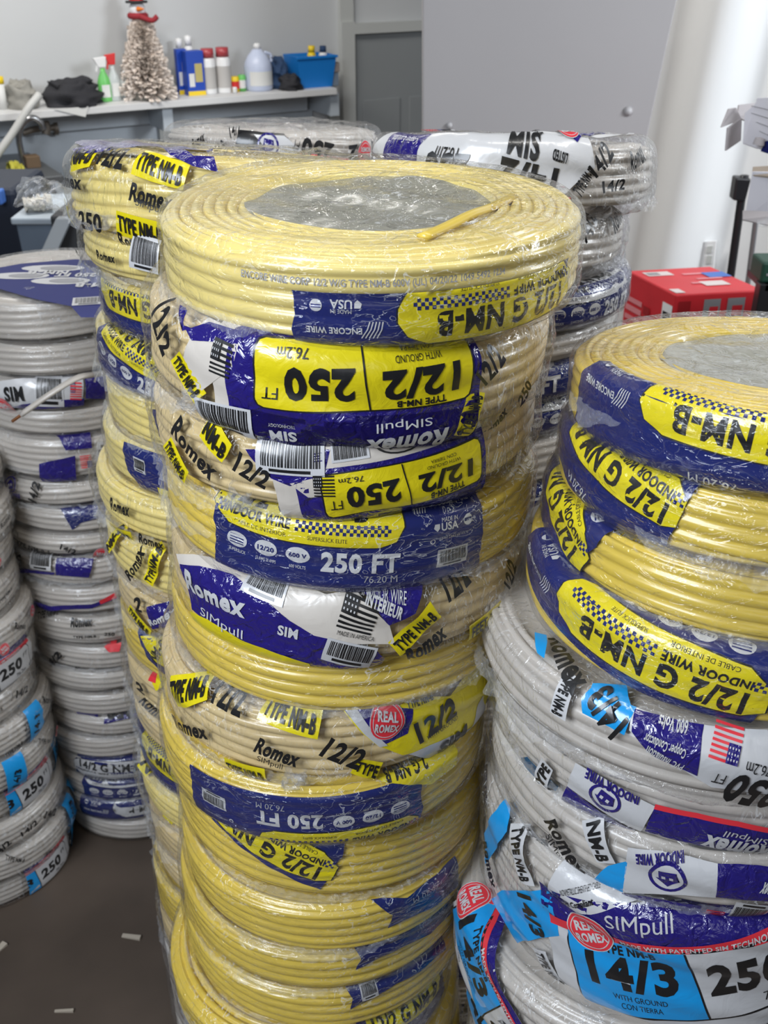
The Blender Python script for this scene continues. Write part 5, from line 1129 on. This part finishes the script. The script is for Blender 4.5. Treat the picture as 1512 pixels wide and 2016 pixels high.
tube('scarf_tail', [(xo+hd*.5, -hd, zt+.01), (xo+hd*1.9, -hd*1.1, zt-.005), (xo+hd*2.6, -hd, zt+.012)], .012, pmat('dark_red_cloth', (.30, .02, .03), .8), tr_)

# ------------------------------------------------------------------ sink corner at left
msteel = pmat('dull_steel', (.20, .21, .22), .38, metal=.6); mdark = pmat('dark_cabinet', (.025, .028, .035), .6)
cs0, cz = pick_w(120, 342, .30)
ct = thing('utility_sink_counter', 'dull steel counter with dark cabinet under the shelf at left', 'counter', tuple(loc_w(cs0, DW+.05, 0)))
child_world(wbox('worktop', -3.6, cs0, DW+.025, .34, cz-.03, cz, msteel, None, .003), ct)
child_world(wbox('cabinet', -3.6, cs0-.03, DW+.025, .30, 0, cz-.03, mdark, None, .003), ct)
def W3d(px, py, d_): s_, z_ = pick_w(px, py, d_); return loc_w(s_, d_, z_)
f_ = W3d(50, 345, 0.05)
fa = thing('gooseneck_faucet', 'chrome gooseneck faucet rising from the steel counter', 'faucet', tuple(f_))
mchr = pmat('chrome', (.45, .45, .46), .25, metal=1)
child_world(tube('spout', [W3d(52, 343, .05), W3d(42, 300, .05), W3d(37, 268, .05), W3d(46, 242, .05), W3d(64, 232, .05), W3d(80, 242, .05), W3d(85, 256, .05)], .014, mchr, n=12, m=40), fa)
child_world(tube('base_collar', [W3d(53, 346, .05), W3d(52, 336, .05)], .022, mchr), fa)
v_ = W3d(100, 252, DW+.05)
va = thing('wall_valve', 'old brass wall valve behind the gooseneck spout', 'valve', tuple(v_))
mbr = pmat('old_brass', (.22, .19, .16), .45, metal=.6)
child_world(tube('pipe', [W3d(44, 262, DW+.06), W3d(70, 254, DW+.06), W3d(108, 251, DW+.06)], .016, mbr), va)
child_world(tube('handwheel', [W3d(88, 240, DW+.14), W3d(92, 252, DW+.14), W3d(90, 264, DW+.14)], .020, mbr), va)
child_world(tube('pipe_flange', [W3d(104, 252, DW+.04), W3d(112, 251, DW+.04)], .035, mbr), va)
o = tube('white_hose', [W3d(78, 186, .10), W3d(55, 215, .12), W3d(25, 262, .12), W3d(-10, 312, .12), W3d(-60, 400, .10)], .017, pmat('hose_plastic', (.55, .55, .53), .5), n=12); tag(o, 'thick white hose slanting down from the shelf at left', 'hose')
o = crumple('yellow_sponge_cloth', [W3d(18, 335, .2), W3d(35, 333, .2), W3d(48, 340, .2)], [.05, .05, .02], None, pmat('yellow_cloth', (.45, .42, .05), .8), 9, 30, flat=.6); tag(o, 'yellow cloth lying on the steel counter by the faucet', 'cloth')
o = wbox('wooden_block', pick_w(52, 330, .1)[0], pick_w(80, 330, .1)[0], .05, .12, cz, cz+.05, pmat('brown_wood', (.14, .09, .05), .7), None, .003); tag(o, 'brown wooden block on the counter right of the faucet', 'block')
# storage bin with lid, plank and dark carton between counter and stacks
Yb = 3.3
sb = at(62, 520, Yb); bt = at(60, 440, Yb)
bn = thing('storage_bin', 'clear storage bin with pale lid left of the yellow stack', 'storage bin', (sb[0], Yb, sb[2]-.12))
zt_ = bt[2]; zb_ = sb[2]-.12; wB = at(100, 440, Yb)[0]-at(27, 440, Yb)[0]
cxb = (at(100, 440, Yb)[0]+at(27, 440, Yb)[0])/2-sb[0]
hexa('bin_body', [(cxb-wB*.36, 0, 0), (cxb+wB*.6, 0, 0), (cxb+wB*.6, .3, 0), (cxb-wB*.36, .3, 0)], [(cxb-wB*.45, 0, zt_-zb_), (cxb+wB*.7, 0, zt_-zb_), (cxb+wB*.7, .3, zt_-zb_), (cxb-wB*.45, .3, zt_-zb_)], pmat('cloudy_plastic', (.22, .28, .36), .3, alpha=.7), bn, .006)
box('lid', cxb-wB*.52, cxb+wB*.75, -.02, .32, zt_-zb_, zt_-zb_+.022, pmat('pale_blue_lid', (.42, .48, .54), .45), bn, .006)
crumple('contents', [(cxb-.06, .12, .03), (cxb+.06, .12, .10)], [.07, .09], bn, pmat('pale_rags', (.40, .38, .36), .8), 12, 30)
o = crumple('plastic_scrap', [(at(60, 432, Yb)[0]-.03, Yb+.05, zt_+.045), (at(60, 432, Yb)[0]+.05, Yb+.08, zt_+.05)], [.03, .035], None, pmat('pale_rag', (.55, .52, .45), .8), 14, 30); tag(o, 'crumpled pale rag on the storage bin lid', 'rag')
o = box('storage_crate', sb[0]-.12, sb[0]+.16, Yb, Yb+.35, 0, zb_, mdark, bevel=.01); tag(o, 'dark crate under the clear storage bin', 'crate')
o = box('navy_cabinet', at(-90, 400, 3.6)[0], at(34, 400, 3.6)[0], 3.6, 3.95, 0, at(10, 372, 3.6)[2], pmat('dark_navy_plastic', (.012, .018, .035), .5), bevel=.02); tag(o, 'dark navy cabinet at the left picture edge below the counter', 'cabinet')
tl = box('tape_patch', at(-3, 385, 3.58)[0], at(8, 385, 3.58)[0], 3.55, 3.598, at(0, 400, 3.58)[2], at(0, 372, 3.58)[2], mbl, bevel=.006); tag(tl, 'blue and tan patch of tape on the dark cabinet', 'tape')
pA, pB = at(58, 545, 2.95), at(110, 430, 3.05)
dq = (pB-pA); ft = pA-dq*(pA[2]/dq[2])*1.0
pl = mesh_from('leaning_board', [ft+np.array([-.0, 0, 0]), ft+np.array([.045, 0, 0]), ft+np.array([.045, .03, 0]), ft+np.array([0, .03, 0]), pB, pB+np.array([.045, 0, 0]), pB+np.array([.045, .03, 0]), pB+np.array([0, .03, 0])], BOXF, pmat('grey_board_edge', (.20, .22, .24), .5), None, bevel=.003); tag(pl, 'grey board leaning beside the storage bin', 'board')
o = box('dark_grey_carton', at(104, 470, 3.08)[0], at(200, 470, 3.08)[0], 3.08, 3.4, 0, at(120, 425, 3.08)[2], pmat('charcoal_board', (.03, .032, .036), .7), bevel=.008); tag(o, 'charcoal carton behind the leaning board and yellow stack', 'box')

# ------------------------------------------------------------------ chips on the floor
mchip = pmat('pale_wood_chip', (.48, .42, .34), .8)
for px0, py0, px1, py1, wd, lb in ((240, 1841, 277, 1846, .005, 'small pale wood chip on the floor beside the main stack'), (107, 1990, 145, 1989, .003, 'thin wood sliver on the floor near the bottom edge'), (-6, 1872, 10, 1856, .007, 'wood chip cut by the left picture edge')):
    a_, b_ = atz(px0, py0, .004), atz(px1, py1, .004); d_ = b_-a_; n_ = np.array([-d_[1], d_[0], 0]); n_ /= np.linalg.norm(n_)
    b4 = [a_-n_*wd*.6, b_-n_*wd, b_+n_*wd*.8, a_+n_*wd]; b4 = [p*np.array([1, 1, 0]) for p in b4]
    o = hexa('wood_chip', b4, [p+np.array([0, 0, .004+.003*(k in (1, 2))]) for k, p in enumerate(b4)], mchip, None, .0008); tag(o, lb, 'wood chip', 'wood chips on the floor')
